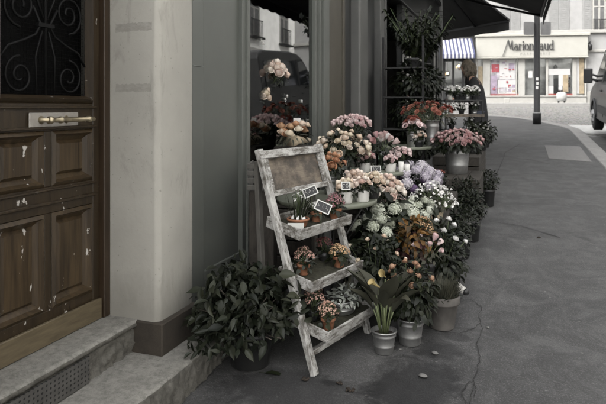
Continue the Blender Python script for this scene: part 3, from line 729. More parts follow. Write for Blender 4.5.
for a,b in ((479,484),(491,518.5),(524.5,545),(547,570),(574,581.5)):
    B=MB(); B.box(sx(a),sx(b),-.055,-.045,sz(96)+.032,sz(58.5)-.002); pp(B,'shop_window','far_glass')
B=MB(); B.box(sx(491),sx(518.5),-.10,-.06,sz(96)+.032,sz(94)); B.box(sx(547),sx(570),-.10,-.06,sz(96)+.032,sz(94)); pp(B,'red_sill','sill_red')
B=MB(); B.box(sx(477),sx(583),.2,.28,-.2,sz(57)); pp(B,'shop_interior','shop_inside')
def poster(a,b,c,d,mat,y=.0): 
    y=-.075+y*.2
    B=MB(); B.box(sx(a),sx(b),y,y+.01,sz(d),sz(c)); pp(B,'poster',mat)
poster(491.5,516,60,80,'poster_grey',.06); poster(492.5,500,64,72,'poster_red',.02); poster(500.5,515,59,79,'poster_white',.03); poster(509,514.5,63,69,'poster_lilac',.015)
poster(491.5,498,75,94,'poster_lilac',.03); poster(498.5,516,80,94,'poster_white',.02); poster(508.5,511.5,84.5,87.5,'poster_red',.005); poster(512.5,515.5,84.5,87.5,'poster_lilac',.005); poster(508.5,511.5,89,92,'poster_lilac',.005); poster(512.5,515.5,89,92,'poster_tan',.005); poster(500,507,87,92.5,'poster_grey',.006)
poster(546.5,568,69,75,'poster_white',.02); poster(548,552,75,86,'shutter',.05); poster(546.5,552,86,94,'poster_white',.04); poster(561,566,74,92,'poster_tan',.03); poster(557,561,75,90,'poster_white',.05)
poster(576.5,581,58.5,94,'poster_tan',.02); poster(574.2,576.3,60,94,'poster_white',.03); poster(528,532,71,78,'poster_white',-.02); poster(479.3,483.8,66,94,'poster_tan',.05)
# mannequin-like dark garment display behind the glass of the right window
B=MB(); B.lathe([(.02,0),(.13,.02),(.12,.5),(.17,.85),(.15,1.05),(.21,1.3),(.17,1.4),(.06,1.45),(.06,1.5),(.1,1.56),(.1,1.66),(.03,1.73)],14,(sx(555),.1,.12),sy=.7); 
pp(B,'display_torso','far_dark')
# ---- lettering: hand built serif glyph strokes
def stroke(mb,pts,ws,M,t=.03):
    n=len(pts); L=[];Rr=[]
    for i,(x,y) in enumerate(pts):
        a=pts[max(i-1,0)]; b=pts[min(i+1,n-1)]; dx,dy=b[0]-a[0],b[1]-a[1]; l=math.hypot(dx,dy) or 1
        w=ws[i] if isinstance(ws,(list,tuple)) else ws
        L.append((x-dy/l*w/2,y+dx/l*w/2)); Rr.append((x+dy/l*w/2,y-dx/l*w/2))
    vs=[(x,y,t) for x,y in L]+[(x,y,t) for x,y in Rr]+[(x,y,0) for x,y in L]+[(x,y,0) for x,y in Rr]
    fs=[(i,n+i,n+i+1,i+1) for i in range(n-1)]+[(i,i+1,2*n+i+1,2*n+i) for i in range(n-1)]+[(n+i,3*n+i,3*n+i+1,n+i+1) for i in range(n-1)]+[(0,2*n,3*n,n),(n-1,2*n-1,4*n-1,3*n-1)]
    mb.add(vs,fs,0,False,M)
def arc(cx,cy,rx,ry,a0,a1,n=14): return [(cx+rx*math.cos(radians(a0+(a1-a0)*i/n)),cy+ry*math.sin(radians(a0+(a1-a0)*i/n))) for i in range(n+1)]
def thick(n,lo=.09,hi=.2,ph=0): return [lo+(hi-lo)*abs(math.cos(radians(ph+ (360*i/(n-1))))) for i in range(n)]
def glyph(ch):
    S=.2; T=.08
    if ch=='a': return [(arc(.42,.3,.3,.3,60,360),thick(15,.08,.18,60)),([(.7,.72),(.7,.1),(.8,.03),(.9,.06)],[S,S,.12,.05]),(arc(.42,.68,.28,.3,15,165),[.18]+[.1]*13+[.2])],.95
    if ch=='r': return [([(.22,0),(.22,1)],S),([(.02,.03),(.45,.03)],T),([(.04,.95),(.22,.97)],T),(arc(.52,.6,.28,.36,170,60),[.1]*14+[.22])],.78
    if ch=='i': return [([(.22,0),(.22,1)],S),([(.02,.03),(.42,.03)],T),([(.04,.95),(.22,.97)],T),([(.22,1.2),(.22,1.42)],.24)],.48
    if ch=='o': return [(arc(.45,.5,.36,.47,0,360,24),[.08+.13*abs(math.cos(2*pi*i/24)) for i in range(25)])],.95
    if ch=='n': return [([(.22,0),(.22,1)],S),([(.02,.03),(.42,.03)],T),([(.04,.95),(.22,.97)],T),(arc(.5,.62,.3,.36,170,0),[.09]*9+[.12,.14,.16,.18,.2,.2]),([(.8,.66),(.8,0)],S),([(.6,.03),(1.0,.03)],T)],1.08
    if ch=='u': return [([(.22,1),(.22,.35)],S),([(.02,.96),(.22,.97)],T),(arc(.5,.35,.28,.33,180,350),[.2,.2,.18,.15]+[.1]*11),([(.8,1),(.8,0)],S),([(.62,.97),(.8,.97)],T),([(.8,.04),(1.0,.05)],T)],1.08
    if ch=='d': return [(arc(.4,.48,.32,.45,40,320),thick(15,.08,.18,40)),([(.76,1.5),(.76,0)],S),([(.58,1.47),(.76,1.47)],T),([(.76,.04),(.98,.05)],T)],1.02
    if ch=='M': return [([(-.75,-.95),(-.45,-.35),(-.05,.6),(.25,1.35),(.45,1.72)],[.05,.09,.1,.1,.12]),([(.38,1.62),(.5,1.3),(.62,.75),(.72,.25)],[.14,.24,.24,.08]),([(.72,.25),(.95,.85),(1.25,1.6)],[.06,.08,.1]),([(1.22,1.62),(1.18,1.2),(1.2,.6),(1.28,.15),(1.42,0),(1.55,.12)],[.12,.26,.28,.24,.1,.04]),([(-.75,-.95),(-.88,-1.0),(-.9,-.9)],[.05,.06,.04])],1.62
B=MB(); xh=.335; xcur=sx(505.5); zb=sz(50.5); LM0=Matrix.Translation((0,-.352,0))@Matrix.Rotation(pi/2,4,'X')
for ch in 'Marionnaud':
    st_,adv=glyph(ch)
    for pts,ws in st_:
        pts2=[(xcur+x*xh*.68,zb+y*xh*.88) for x,y in pts]; w2=[w*xh*.74 for w in ws] if isinstance(ws,list) else ws*xh*.74
        stroke(B,pts2,w2,LM0)
    xcur+=adv*xh*.655
pp(B,'sign_lettering','letter_black',sb)
cu=bpy.data.curves.new('sign_subtitle','FONT'); cu.body='P A R F U M E R I E'; cu.size=.17; cu.extrude=.004
tmp=bpy.data.objects.new('tmp_text',cu); COL.objects.link(tmp); bpy.context.view_layer.update()
me=bpy.data.meshes.new_from_object(tmp.evaluated_get(bpy.context.evaluated_depsgraph_get())); bpy.data.objects.remove(tmp); me.materials.clear(); me.materials.append(MAT['letter_grey'])
o=bpy.data.objects.new('sign_subtitle',me); COL.objects.link(o); o.parent=sb; o.location=(sx(519),-.325,sz(55.6)); o.rotation_euler=(pi/2,0,0)
for i in range(40):
    px=RNG.uniform(492,515); py=RNG.uniform(60,93); w=RNG.uniform(.02,.14); h=RNG.choice((.015,.02,.03,.07,.1)); y=-.079-.0006*i
    B=MB(); B.box(sx(px),min(sx(px)+w,sx(516)),y,y+.0004,sz(py),sz(py)+h); pp(B,'poster_print',RNG.choice(('poster_grey','poster_red','poster_lilac','poster_white')))
# goods on display behind the right window
B=[MB() for _ in range(3)]
for i in range(60):
    px=RNG.uniform(547.5,569); z=RNG.choice((92,87,82,79)); w=RNG.uniform(.02,.07); h=RNG.uniform(.05,.2); y=RNG.uniform(.02,.15)
    RNG.choice(B).box(sx(px),sx(px)+w,y,y+.05,sz(z),sz(z)+h)
for b,m in zip(B,('poster_white','poster_red','poster_tan')): pp(b,'display_goods',m)
# neighbour with striped awning
ns=thing('corner_cafe','dark glazed shop front under a navy and white striped awning','shop',O0); ns.rotation_euler=(0,0,TH+YAW)
B=MB(); B.box(sx(436),sx(476.5),.1,.29,-.5,sz(34)-.01); B.build('shop_wall',MAT['far_dark'],ns)
for a in (437,445,454,464,473):
    B=MB(); B.box(sx(a),sx(a)+.1,-.05,.09,.5,sz(57)); B.build('frame_post',MAT['black_metal'],ns)
B=MB(); B.box(sx(436),sx(476),-.06,.08,-.3,.5); B.build('stall_riser',MAT['black_metal'],ns)
B=MB(); B.box(sx(438),sx(474),.03,.04,.5,sz(58)); B.build('shop_window',MAT['far_glass'],ns)
B=MB(); nst=11; xa,xb=sx(433),sx(473.5)
for i in range(nst*2):
    a=xa+(xb-xa)*i/(nst*2); b=xa+(xb-xa)*(i+1)/(nst*2)
    B.add([(a,-.02,sz(38)),(b,-.02,sz(38)),(b,-.98,sz(55.5)),(a,-.98,sz(55.5)),(b,-.985,sz(59)),(a,-.985,sz(59)),(a,-.0,sz(38)+.02),(b,0,sz(38)+.02),(b,-1.0,sz(55.5)+.02),(a,-1.0,sz(55.5)+.02),(b,-1.0,sz(59)),(a,-1.0,sz(59))],[(0,1,2,3),(3,2,4,5),(6,9,8,7),(9,11,10,8)],i%2,False)
B.add([(xb+.002,-.02,sz(38)),(xb+.002,-.98,sz(55.5)),(xb+.002,-.1,sz(57))],[(0,1,2)],1,False)
B.build('striped_awning',[MAT['awning_white'],MAT['awning_blue']],ns)
for (px,py) in ((448.5,73),(459.5,66)):
    B=MB(); B.lathe([(.005,-.05),(.035,-.03),(.045,0),(.03,.04),(.005,.06)],10,(sx(px),-.35,sz(py))); B.tube([(sx(px),-.35,sz(py)+.06),(sx(px),-.35,sz(58))],.006,4,1); B.build('light_bulb',[MAT['warm_bulb'],MAT['black_metal']],ns)
# white trolley at the shop foot, small sandwich board
tl=thing('white_trolley','small white rounded trolley on dark wheels below the perfume shop window','trolley',sM@Vector((sx(555.5),-.75,.0))); tl.rotation_euler=(0,0,TH+YAW)
B=MB(); B.lathe([(.16,.08),(.22,.1),(.24,.3),(.22,.44),(.15,.5),(.04,.52)],18,sy=.7); B.build('body',MAT['trolley_white'],tl)
for s_ in (-1,1):
    B=MB(); B.tube([(s_*.13-.02,0,.06),(s_*.13+.02,0,.06)],.06,12); B.build('wheel',MAT['tyre'],tl)
B=MB(); B.tube([(-.1,.15,.4),(-.1,.2,.8),(.1,.2,.8),(.1,.15,.4)],.012,6); B.build('handle',MAT['black_metal'],tl)
B=MB(); B.box(-.12,.12,-.05,.05,0,.22); o=B.build('white_box',MAT['frame_cream'],bevel=.015); tag(o,'small white box on the pavement below the poster window','box'); o.location=sM@Vector((sx(505),-.6,.0)); o.rotation_euler=(0,0,TH+YAW)
# far pavement strip
mb=MB(); mb.box(-18,12,-1.9,.0,-.4,.0); o=mb.build('far_pavement',MAT['kerb_granite'],bevel=.02); o.location=O0; o.rotation_euler=(0,0,TH+YAW); struct(o)
# wall lantern right of the sign
B=MB(); B.tube([(sx(586),-.0,sz(44)),(sx(586),-.2,sz(43)),(sx(585.5),-.25,sz(46))],.03,6); B.lathe([(.02,.1),(.09,.05),(.1,0),(.07,-.2),(.02,-.22)],8,(sx(585.5),-.25,sz(47)))
B.build('wall_lantern',MAT['black_metal'],far)
# ------------------------------------------------------------ opposite side of the street (seen only mirrored in the shop window)
op=thing('opposite_house','pale house on the opposite side of the street with balcony windows','building',(8.6,10,0))
B=MB(); B.box(8.6,14,-30,48,-2,13.5); at(B.build('facade_wall',MAT['opp_plaster'],op),op)
B=MB(); B.box(8.35,8.599,-30,48,4.1,4.5); B.box(8.5,8.599,-30,48,9.0,9.2); at(B.build('cornice',MAT['far_cream'],op),op)
for y in range(2,46,4):
    for z in (5.1,):
        B=MB(); frame=.08; x=8.56
        B.box(x,8.61,y,y+1.3,z,z+.09); B.box(x,8.61,y,y+1.3,z+2.11,z+2.2); B.box(x,8.61,y,y+.1,z+.09,z+2.11); B.box(x,8.61,y+1.2,y+1.3,z+.09,z+2.11); B.box(x,8.61,y+.61,y+.69,z+.09,z+2.11); B.box(x,8.61,y+.1,y+1.2,z+1.4,z+1.46)
        wn=at(B.build('window',MAT['frame_cream'],op),op)
        B=MB(); B.box(8.58,8.606,y+.09,y+1.21,z+.08,z+2.12); B.build('pane',MAT['far_dark'],wn)
        B=MB()
        for k in range(9): B.box(8.4,8.42,y+k*.16,y+k*.16+.02,z,z+.8)
        B.box(8.39,8.43,y-.05,y+1.35,z+.8,z+.84); B.box(8.3,8.6,y-.1,y+1.4,z-.1,z-.0); B.build('balcony_rail',MAT['black_metal'],wn)
for y in range(4,46,6):
    B=MB(); B.box(8.5,8.61,y,y+4.4,1.2,3.6); at(B.build('shop_window',MAT['far_dark'],op),op)
# ------------------------------------------------------------ van
VX,VY=1.88,12.55
van=thing('parked_van','dark silver grey van parked at the kerb with a black door mirror','van',(VX,VY,gz(15)-.12)); van.rotation_euler=(math.atan(SL),0,0)
def vy(y): return y
prof=[(0,.42),(0,1.2),(.03,1.95),(.12,2.1),(.4,2.16),(2.2,2.17),(2.75,2.12),(3.0,2.02),(3.95,1.22),(4.55,1.08),(4.85,.95),(4.93,.7),(4.92,.38),(4.6,.3),(.2,.32)]
B=MB(); W=1.92
def vwid(z): return .0 if z<1.15 else (z-1.15)*.16
n_=len(prof)
vs=[(vwid(z),y,z) for y,z in prof]+[(W-vwid(z),y,z) for y,z in prof]
B.add(vs,[tuple(range(n_)),tuple(reversed(range(n_,2*n_)))]+[(i,n_+i,n_+(i+1)%n_,(i+1)%n_) for i in range(n_)],0,False)
vb=B.build('body',MAT['van_paint'],van,bevel=.05,seg=3)
def side(poly,xo,name,mat,t=.012,par=None):
    for sgn,xx in ((1,0),(-1,W)):
        B=MB(); n=len(poly); base=[(xx+sgn*(vwid(z)-xo),y,z) for y,z in poly]; out=[(xx+sgn*(vwid(z)-xo-t),y,z) for y,z in poly]
        B.add(base+out,[tuple(range(n,2*n))]+[(i,(i+1)%n,n+(i+1)%n,n+i) for i in range(n)],0,False)
        B.build(name,MAT[mat],par or van)
side([(2.55,1.27),(2.6,1.9),(2.95,1.93),(3.5,1.42),(3.52,1.27)],.006,'side_window','van_glass')
side([(1.35,1.27),(1.38,1.92),(2.4,1.92),(2.38,1.27)],.006,'side_window','van_glass')
side([(.25,1.27),(.28,1.9),(1.2,1.92),(1.2,1.27)],.006,'side_window','van_glass')
side([(2.42,1.24),(2.5,1.96),(2.98,1.98),(3.66,1.36),(3.68,1.25),(3.6,1.25),(3.5,1.3),(2.96,1.9),(2.6,1.9),(2.52,1.24)],.004,'window_surround','van_plastic')
side([(.05,.52),(.05,.68),(3.3,.68),(3.3,.52)],.004,'side_moulding','van_plastic',.025)
side([(2.43,.45),(2.43,1.9),(2.445,1.9),(2.445,.45)],.004,'door_gap','van_plastic',.006); 
B=MB(); B.box(-.03,.0,2.6,2.78,1.02,1.06); B.build('door_handle',MAT['van_plastic'],van,bevel=.008)
B=MB(); B.box(.15,W-.15,4.85,4.96,.4,.62); B.box(.1,W-.1,-.05,.02,.38,.6); B.build('bumper',MAT['van_plastic'],van,bevel=.03)
for xx in (.17,W-.17):
    B=MB(); B.tube([(xx,4.62,.9),(xx,4.9,.86)],.11,12); B.build('headlight',MAT['rim'],van)
B=MB(); B.add([(.2,3.04,1.99),(W-.2,3.04,1.99),(W-.06,3.9,1.27),(.06,3.9,1.27)],[(0,1,2,3)],0,False,Matrix.Translation((0,.02,.012))); B.build('windscreen',MAT['van_glass'],van)
for sgn,xx in ((-1,-.2),(1,W+.2)):
    B=MB(); B.box(xx-.10,xx+.10,3.42,3.52,1.2,1.56); B.bar((xx-sgn*.08,3.48,1.3),(xx-sgn*.24,3.5,1.24),.08,.06); B.bar((xx-sgn*.08,3.48,1.42),(xx-sgn*.26,3.5,1.34),.07,.05)
    B.build('door_mirror',MAT['van_plastic'],van,bevel=.03,seg=2)
for yy_ in (.85,3.98):
    for xx,sgn in ((0,1),(W,-1)):
        wh=link('wheel_arch',None,van,(0,0,0)) if False else None
        B=MB(); c0=(xx+sgn*-.02,yy_,.34); B.tube([(c0[0],yy_,.34),(c0[0]+sgn*.02,yy_,.34),(c0[0]+sgn*.2,yy_,.34),(c0[0]+sgn*.22,yy_,.34)],[.30,.335,.335,.30],28)
        w_=B.build('wheel',MAT['tyre'],van)
        B=MB(); B.tube([(c0[0]-sgn*.006,yy_,.34),(c0[0]+sgn*.05,yy_,.34)],[.19,.2],20); 
        for k in range(5):
            a=k*2*pi/5; B.bar((c0[0]-sgn*.012,yy_,.34),(c0[0]-sgn*.012,yy_+.17*math.cos(a),.34+.17*math.sin(a)),.05,.02)
        B.build('rim',MAT['rim'],w_)
        B=MB(); pts=[(xx-sgn*.012,yy_+.4*math.cos(radians(a)),.36+.42*math.sin(radians(a))) for a in range(0,181,12)]; B.tube(pts,.03,6); B.build('wheel_arch',MAT['van_plastic'],van)
# ============================================================ PLANTS
def rnd(a,b): return RNG.uniform(a,b)
def quat(d,spin=0.0):
    d=Vector(d).normalized(); q=Vector((0,0,1)).rotation_difference(d)
    from mathutils import Quaternion
    return q @ Quaternion((0,0,1),spin)
# ---------- shared bloom meshes (unit radius, facing +Z)
def petal_patch(mb,a0,wid,rb,rt,h0,h1,flare=0.,n=4,mat=0,ruf=0.,curl=0.):
    vs=[];fs=[]
    for j in range(n):
        t=j/(n-1); wj=wid*(.55+.75*math.sin(min(1,t*1.15)*pi*.62))*(1 if t<.9 else .86)
        for i in range(n):
            u=i/(n-1)*2-1; a=a0+u*wj
            r=rb+(rt-rb)*math.sin(t*pi/2)+flare*t**3*(1-.25*abs(u))-curl*t**4*(1+.3*abs(u))
            z=h0+(h1-h0)*t-abs(flare)*.5*t**3-(.1*(u*u)*t)
            r+=ruf*rnd(-1,1)*t; z+=ruf*rnd(-1,1)*t
            vs.append((r*math.cos(a),r*math.sin(a),z))
    for j in range(n-1):
        for i in range(n-1): fs.append((j*n+i,j*n+i+1,(j+1)*n+i+1,(j+1)*n+i))
    mb.add(vs,fs,mat,True)
def rose_mesh(mat,name):
    mb=MB(); mb.lathe([(.2,-.6),(.5,-.35),(.62,-.05),(.55,.2),(.36,.42),(.14,.58),(.01,.6)],10)
    for (k,rb,rt,h0,h1,fl,w,cu) in ((3,.12,.2,.3,.74,0,1.0,.04),(3,.25,.36,.1,.70,0,1.0,.08),(4,.4,.54,-.1,.60,0,.85,.1),(5,.5,.7,-.35,.46,.02,.72,.1),(5,.5,.86,-.5,.26,.06,.7,.06),(6,.45,.98,-.6,.0,.12,.6,0)):
        o=rnd(0,6)
        for i in range(k): petal_patch(mb,o+2*pi*i/k+rnd(-.12,.12),w*.85,rb,rt*rnd(.94,1.06),h0,h1+rnd(-.07,.07),fl,4,0,.03,cu)
    return mb.mesh(name,MAT[mat])
def carnation_mesh(mat,name):
    mb=MB(); mb.lathe([(.12,-.8),(.2,-.5),(.25,-.2),(.1,.3)],8)
    for (k,rb,rt,h0,h1,fl) in ((5,.05,.35,-.3,.55,.1),(7,.1,.65,-.4,.4,.2),(9,.12,.95,-.45,.1,.2)):
        o=rnd(0,6)
        for i in range(k): petal_patch(mb,o+2*pi*i/k,.42,rb,rt,h0,h1,fl,4,0,.07)
    return mb.mesh(name,MAT[mat])
def floret(mb,c,nrm,s,k=4,mat=0,cup=.15):
    c=Vector(c); n=Vector(nrm).normalized(); x=n.orthogonal().normalized(); y=n.cross(x); o=rnd(0,6)
    vs=[c]; 
    for i in range(k):
        a=o+2*pi*i/k; w=pi/k*.95
        for da,r,z in ((-w,.62,.0),(0,1.0,cup),(w,.62,.0)):
            vs.append(c+(x*math.cos(a+da)+y*math.sin(a+da))*r*s+n*s*z)
    mb.add(vs,[(0,1+3*i,2+3*i,3+3*i) for i in range(k)],mat,False)
def hydrangea_mesh(mat,name,n=170,flat=.78):
    mb=MB(); mb.lathe([(.05,-.75),(.5,-.35),(.66,.0),(.58,.3),(.35,.48),(.05,.56)],14)
    for i in range(n):
        z=1-1.35*(i+.5)/n; r=math.sqrt(max(0,1-z*z)); a=i*2.39996+rnd(-.2,.2); R=rnd(.84,1.04)
        d=Vector((r*math.cos(a),r*math.sin(a),z)); p=Vector((d.x*R,d.y*R,d.z*R*flat)); nn=Vector((d.x*flat,d.y*flat,d.z))+Vector((rnd(-.3,.3),rnd(-.3,.3),rnd(-.3,.3)))
        floret(mb,p,nn,rnd(.12,.165),4,0,.02)
    return mb.mesh(name,MAT[mat])
def cluster_mesh(mat,name,n=16,k=5,fs=.24,flat=.6):
    mb=MB()
    for i in range(n):
        z=1-.95*(i+.5)/n; r=math.sqrt(max(0,1-z*z)); a=i*2.39996+rnd(-.3,.3); R=rnd(.8,1.05)
        d=Vector((r*math.cos(a),r*math.sin(a),z)); p=Vector((d.x*R,d.y*R,d.z*R*flat))
        floret(mb,p,d+Vector((rnd(-.4,.4),rnd(-.4,.4),.2)),rnd(fs*.8,fs*1.2),k)
        mb.tube([(0,0,-.7),(p.x*.6,p.y*.6,-.2),(p.x,p.y,p.z-.01)],.025,4,1)
    return mb.mesh(name,[MAT[mat],MAT['stem']])
def cup_mesh(mat,name):   # tulip / half open bloom
    mb=MB()
    for (k,rt,h1,o) in ((3,.55,.95,0),(3,.66,.85,1.05)):
        for i in range(k): petal_patch(mb,o+2*pi*i/k,.85,.18,rt,-.6,h1,.02)
    return mb.mesh(name,MAT[mat])
def cyclamen_mesh(mat,name):
    mb=MB()
    for i in range(5):
        a=2*pi*i/5+rnd(-.2,.2); petal_patch(mb,a,.5,.12,.5,-.2,1.0,.25,4,0,.05)
    return mb.mesh(name,MAT[mat])
def calla_mesh(mat,name):
    mb=MB(); seg=16; vs=[];fs=[]; rows=[(.1,-1.1),(.16,-.6),(.24,-.1),(.36,.35),(.6,.7)]
    for j,(r,z) in enumerate(rows):
        for i in range(seg+1):
            a=2*pi*i/seg*.97; front=.5+.5*math.cos(a-pi); t=j/4
            rr=r*(1+.25*front*t); zz=z+t*t*(.65*front-.15)
            vs.append((rr*math.cos(a),rr*math.sin(a),zz))
    for j in range(4):
        for i in range(seg): fs.append((j*(seg+1)+i,j*(seg+1)+i+1,(j+1)*(seg+1)+i+1,(j+1)*(seg+1)+i))
    mb.add(vs,fs,0,True); mb.tube([(0,0,-.5),(0,0,.1),(-.03,0,.5)],[.07,.08,.04],6,0)
    return mb.mesh(name,MAT[mat])
MAKERS={'rose':rose_mesh,'carnation':carnation_mesh,'hydrangea':hydrangea_mesh,'cluster':cluster_mesh,'cup':cup_mesh,'cyclamen':cyclamen_mesh,'calla':calla_mesh}
_bl={}
def bloom(typ,mat,v=3):
    k=(typ,mat)
    if k not in _bl: _bl[k]=[MAKERS[typ](mat,typ+'_bloom') for _ in range(v)]
    return RNG.choice(_bl[k])
# ---------- pots (local, base at z=0)
def pot(root,kind,rt,rb,h,sx=1,sy=1):
    mb=MB(); t=.004
    if kind=='zinc':
        pr=[(rb*.96,0),(rb,.004),(rb+(rt-rb)*.3,h*.3),(rb+(rt-rb)*.3+.003,h*.32),(rb+(rt-rb)*.36,h*.36),(rb+(rt-rb)*.76,h*.76),(rb+(rt-rb)*.78+.004,h*.79),(rb+(rt-rb)*.84,h*.83),(rt,h-.006),(rt+.006,h-.004),(rt+.006,h+.003),(rt-.001,h+.004),(rt-.004,h-.01),(rb-.004,.02),(.001,.018)]; mat='zinc'
    elif kind in('terracotta','dusty'):
        pr=[(rb*.95,0),(rb,.005),(rt*.9,h*.76),(rt*.985,h*.77),(rt,h*.8),(rt,h-.004),(rt*.985,h),(rt*.92,h),(rt*.9,h-.01),(rt*.82,h*.7),(.001,h*.7)]; mat='terracotta' if kind=='terracotta' else 'dusty_pot'
    elif kind=='white': pr=[(rb*.9,0),(rb,.004),(rt,h-.004),(rt*.99,h),(rt*.92,h),(rt*.9,h*.8),(.001,h*.8)]; mat='white_pot'
    elif kind=='dark': pr=[(rb*.9,0),(rb,.006),(rt*.97,h-.03),(rt*1.02,h-.028),(rt*1.02,h),(rt*.96,h),(rt*.94,h*.85),(.001,h*.85)]; mat='dark_pot'
    elif kind=='kraft': pr=[(rb*.9,0),(rb,.004),(rt*.85,h*.5),(rt,h*.98),(rt*1.06,h*1.05),(rt*.98,h*1.0),(rt*.9,h*.85),(.001,h*.8)]; mat='kraft'
    elif kind=='paper': pr=[(rb*.9,0),(rb,.004),(rt*.8,h*.5),(rt,h*.98),(rt*1.1,h*1.06),(rt*.98,h*1.0),(rt*.9,h*.85),(.001,h*.8)]; mat='paper'
    elif kind=='glass': pr=[(rb*.9,0),(rb,.004),(rb*.85,h*.3),(rt*.8,h*.7),(rt,h),(rt-.003,h),(rt*.78,h*.68),(rb*.8,h*.3),(.001,.012)]; mat='vase_glass'
    o=None
    mb.lathe(pr,28,sx=sx,sy=sy)
    o=mb.build({'zinc':'zinc_bucket','terracotta':'clay_pot','dusty':'clay_pot','white':'white_pot','dark':'plant_pot','kraft':'paper_wrap','paper':'paper_wrap','glass':'glass_vase'}[kind],MAT[mat],root)
    if kind!='glass':
        s=MB(); zz=h*(.86 if kind!='zinc' else .84); rr=(rb+(rt-rb)*.9)*.93; n=18
        vs=[(0,0,zz+.006)]+[(rr*sx*math.cos(2*pi*i/n),rr*sy*math.sin(2*pi*i/n),zz+rnd(-.003,.003)) for i in range(n)]
        s.add(vs,[(0,1+i,1+(i+1)%n) for i in range(n)]); s.build('soil',MAT['soil'],root)
    return o
# ---------- foliage styles
def dome(mb,c,n,rad,h,L,W,elmax=1.75,droop=.45,fold=.2,inner=.35,bend=.35,sx=1,sy=1,shape=(.25,1.,.8,.04),wav=0.):
    c=Vector(c)
    for i in range(n):
        az=rnd(0,2*pi); cz=1-rnd(0,1)*(1-math.cos(elmax)); sz_=math.sqrt(max(0,1-cz*cz)); d=Vector((sz_*math.cos(az),sz_*math.sin(az),cz))
        rr=inner+(1-inner)*rnd(0,1)**.6
        p=c+Vector((d.x*rad*rr*sx,d.y*rad*rr*sy,d.z*h*rr))
        out=(d+Vector((rnd(-.6,.6),rnd(-.6,.6),rnd(-.5,.3)-droop))).normalized()
        up=(d+Vector((rnd(-.5,.5),rnd(-.5,.5),.7)))
        s=rnd(.65,1.15); mb.leaf(p,out,up,L*s,W*s,rnd(0,bend*2),fold*rnd(.3,1.4),0,shape,wav)
def blades(mb,c,n,rad,h,W,lean=.35,bend=.3,mat=0):
    c=Vector(c)
    for i in range(n):
        a=rnd(0,2*pi); r=rad*math.sqrt(rnd(0,1)); d=Vector((math.cos(a)*lean*rnd(.1,1),math.sin(a)*lean*rnd(.1,1),1))
        mb.leaf(c+Vector((r*math.cos(a),r*math.sin(a),0)),d,Vector((-math.cos(a),-math.sin(a),.2)),h*rnd(.6,1.1),W*rnd(.7,1.3),bend*rnd(-.2,1),.2,mat,(.8,1.,.7,.05))
def stems(root,base,tops,r=.0022,mat='stem',name='stems'):
    mb=MB(); base=Vector(base)
    for p in tops:
        p=Vector(p); m=base.lerp(p,.55)+Vector((0,0,(p.z-base.z)*.12)); b=base+Vector((rnd(-.02,.02),rnd(-.02,.02),0)); mb.tube([b,m,p],r,4)
    return mb.build(name,MAT[mat],root)
def cap_points(n,rad,h,elmax,sx=1,sy=1,jit=.1):
    out=[]
    for i in range(n):
        cz=1-(1-math.cos(elmax))*(i+.5)/n; s=math.sqrt(1-cz*cz); a=i*2.39996+rnd(-.25,.25)
        out.append((Vector((rad*sx*s*math.cos(a)*rnd(1-jit,1+jit),rad*sy*s*math.sin(a)*rnd(1-jit,1+jit),h*cz*rnd(1-jit,1+jit*.6))),Vector((s*math.cos(a),s*math.sin(a),cz+.25))))
    return out
def put_blooms(root,pname,typ,mat,n,size,c,rad,h,elmax=1.35,sx=1,sy=1,jit=.1,vs=.15,stem=True,base=None,smat='stem'):
    c=Vector(c); tops=[]
    for p,d in cap_points(n,rad,h,elmax,sx,sy,jit):
        q=c+p; link(pname,bloom(typ,mat),root,q,quat(d+Vector((rnd(-.2,.2),rnd(-.2,.2),0)),rnd(0,6)),size*rnd(1-vs*1.8,1+vs)); tops.append(q-d.normalized()*size*.5)
    if stem: stems(root,base if base is not None else (0,0,c.z*.4),tops,.0022,smat)
def plant(name,label,cat,loc,group=None,rz=0): return thing(name,label,cat,loc,rz,group)
def fol(root,mat,fn,*a,name='foliage',**k):
    mb=MB(); fn(mb,*a,**k); return mb.build(name,MAT[mat],root)

# ============================================================ LADDER SHELF
LF=Vector((-1.01,2.96,gz(2.96))); LR=-radians(15)
lad=thing('ladder_shelf','leaning whitewashed wooden ladder shelf with three tilted trays and a bare wood header board','plant stand',LF,LR)
LM=Matrix.Translation(LF)@Matrix.Rotation(LR,4,'Z')
LW=.61; H=1.16; LEAN=.36
def railx(z): return -LEAN*z/H
for y in (0,LW):
    B=MB(); B.bar((0.012,y,-.0),(-LEAN-.01,y,H+.02),.032,.045,0,(0,1,0)); B.build('front_rail',MAT['white_wood'],lad,bevel=.003)
    y2=y+(.03 if y==0 else -.03)
    B=MB(); B.bar((-LEAN-.045,y2,H-.05),(-LEAN+.015,y2,-.012),.028,.036,0,(0,1,0)); B.build('back_leg',MAT['back_wood'],lad,bevel=.003)
B=MB(); B.box(-.03,.0,.024,LW-.024,.075,.105,0,Matrix.Translation((railx(.09),0,0))); B.build('cross_bar',MAT['tray_wood'],lad,bevel=.003)
B=MB(); B.box(-LEAN-.03,-LEAN-.012,.05,LW-.05,.10,.14); B.build('cross_bar',MAT['white_wood'],lad,bevel=.003)
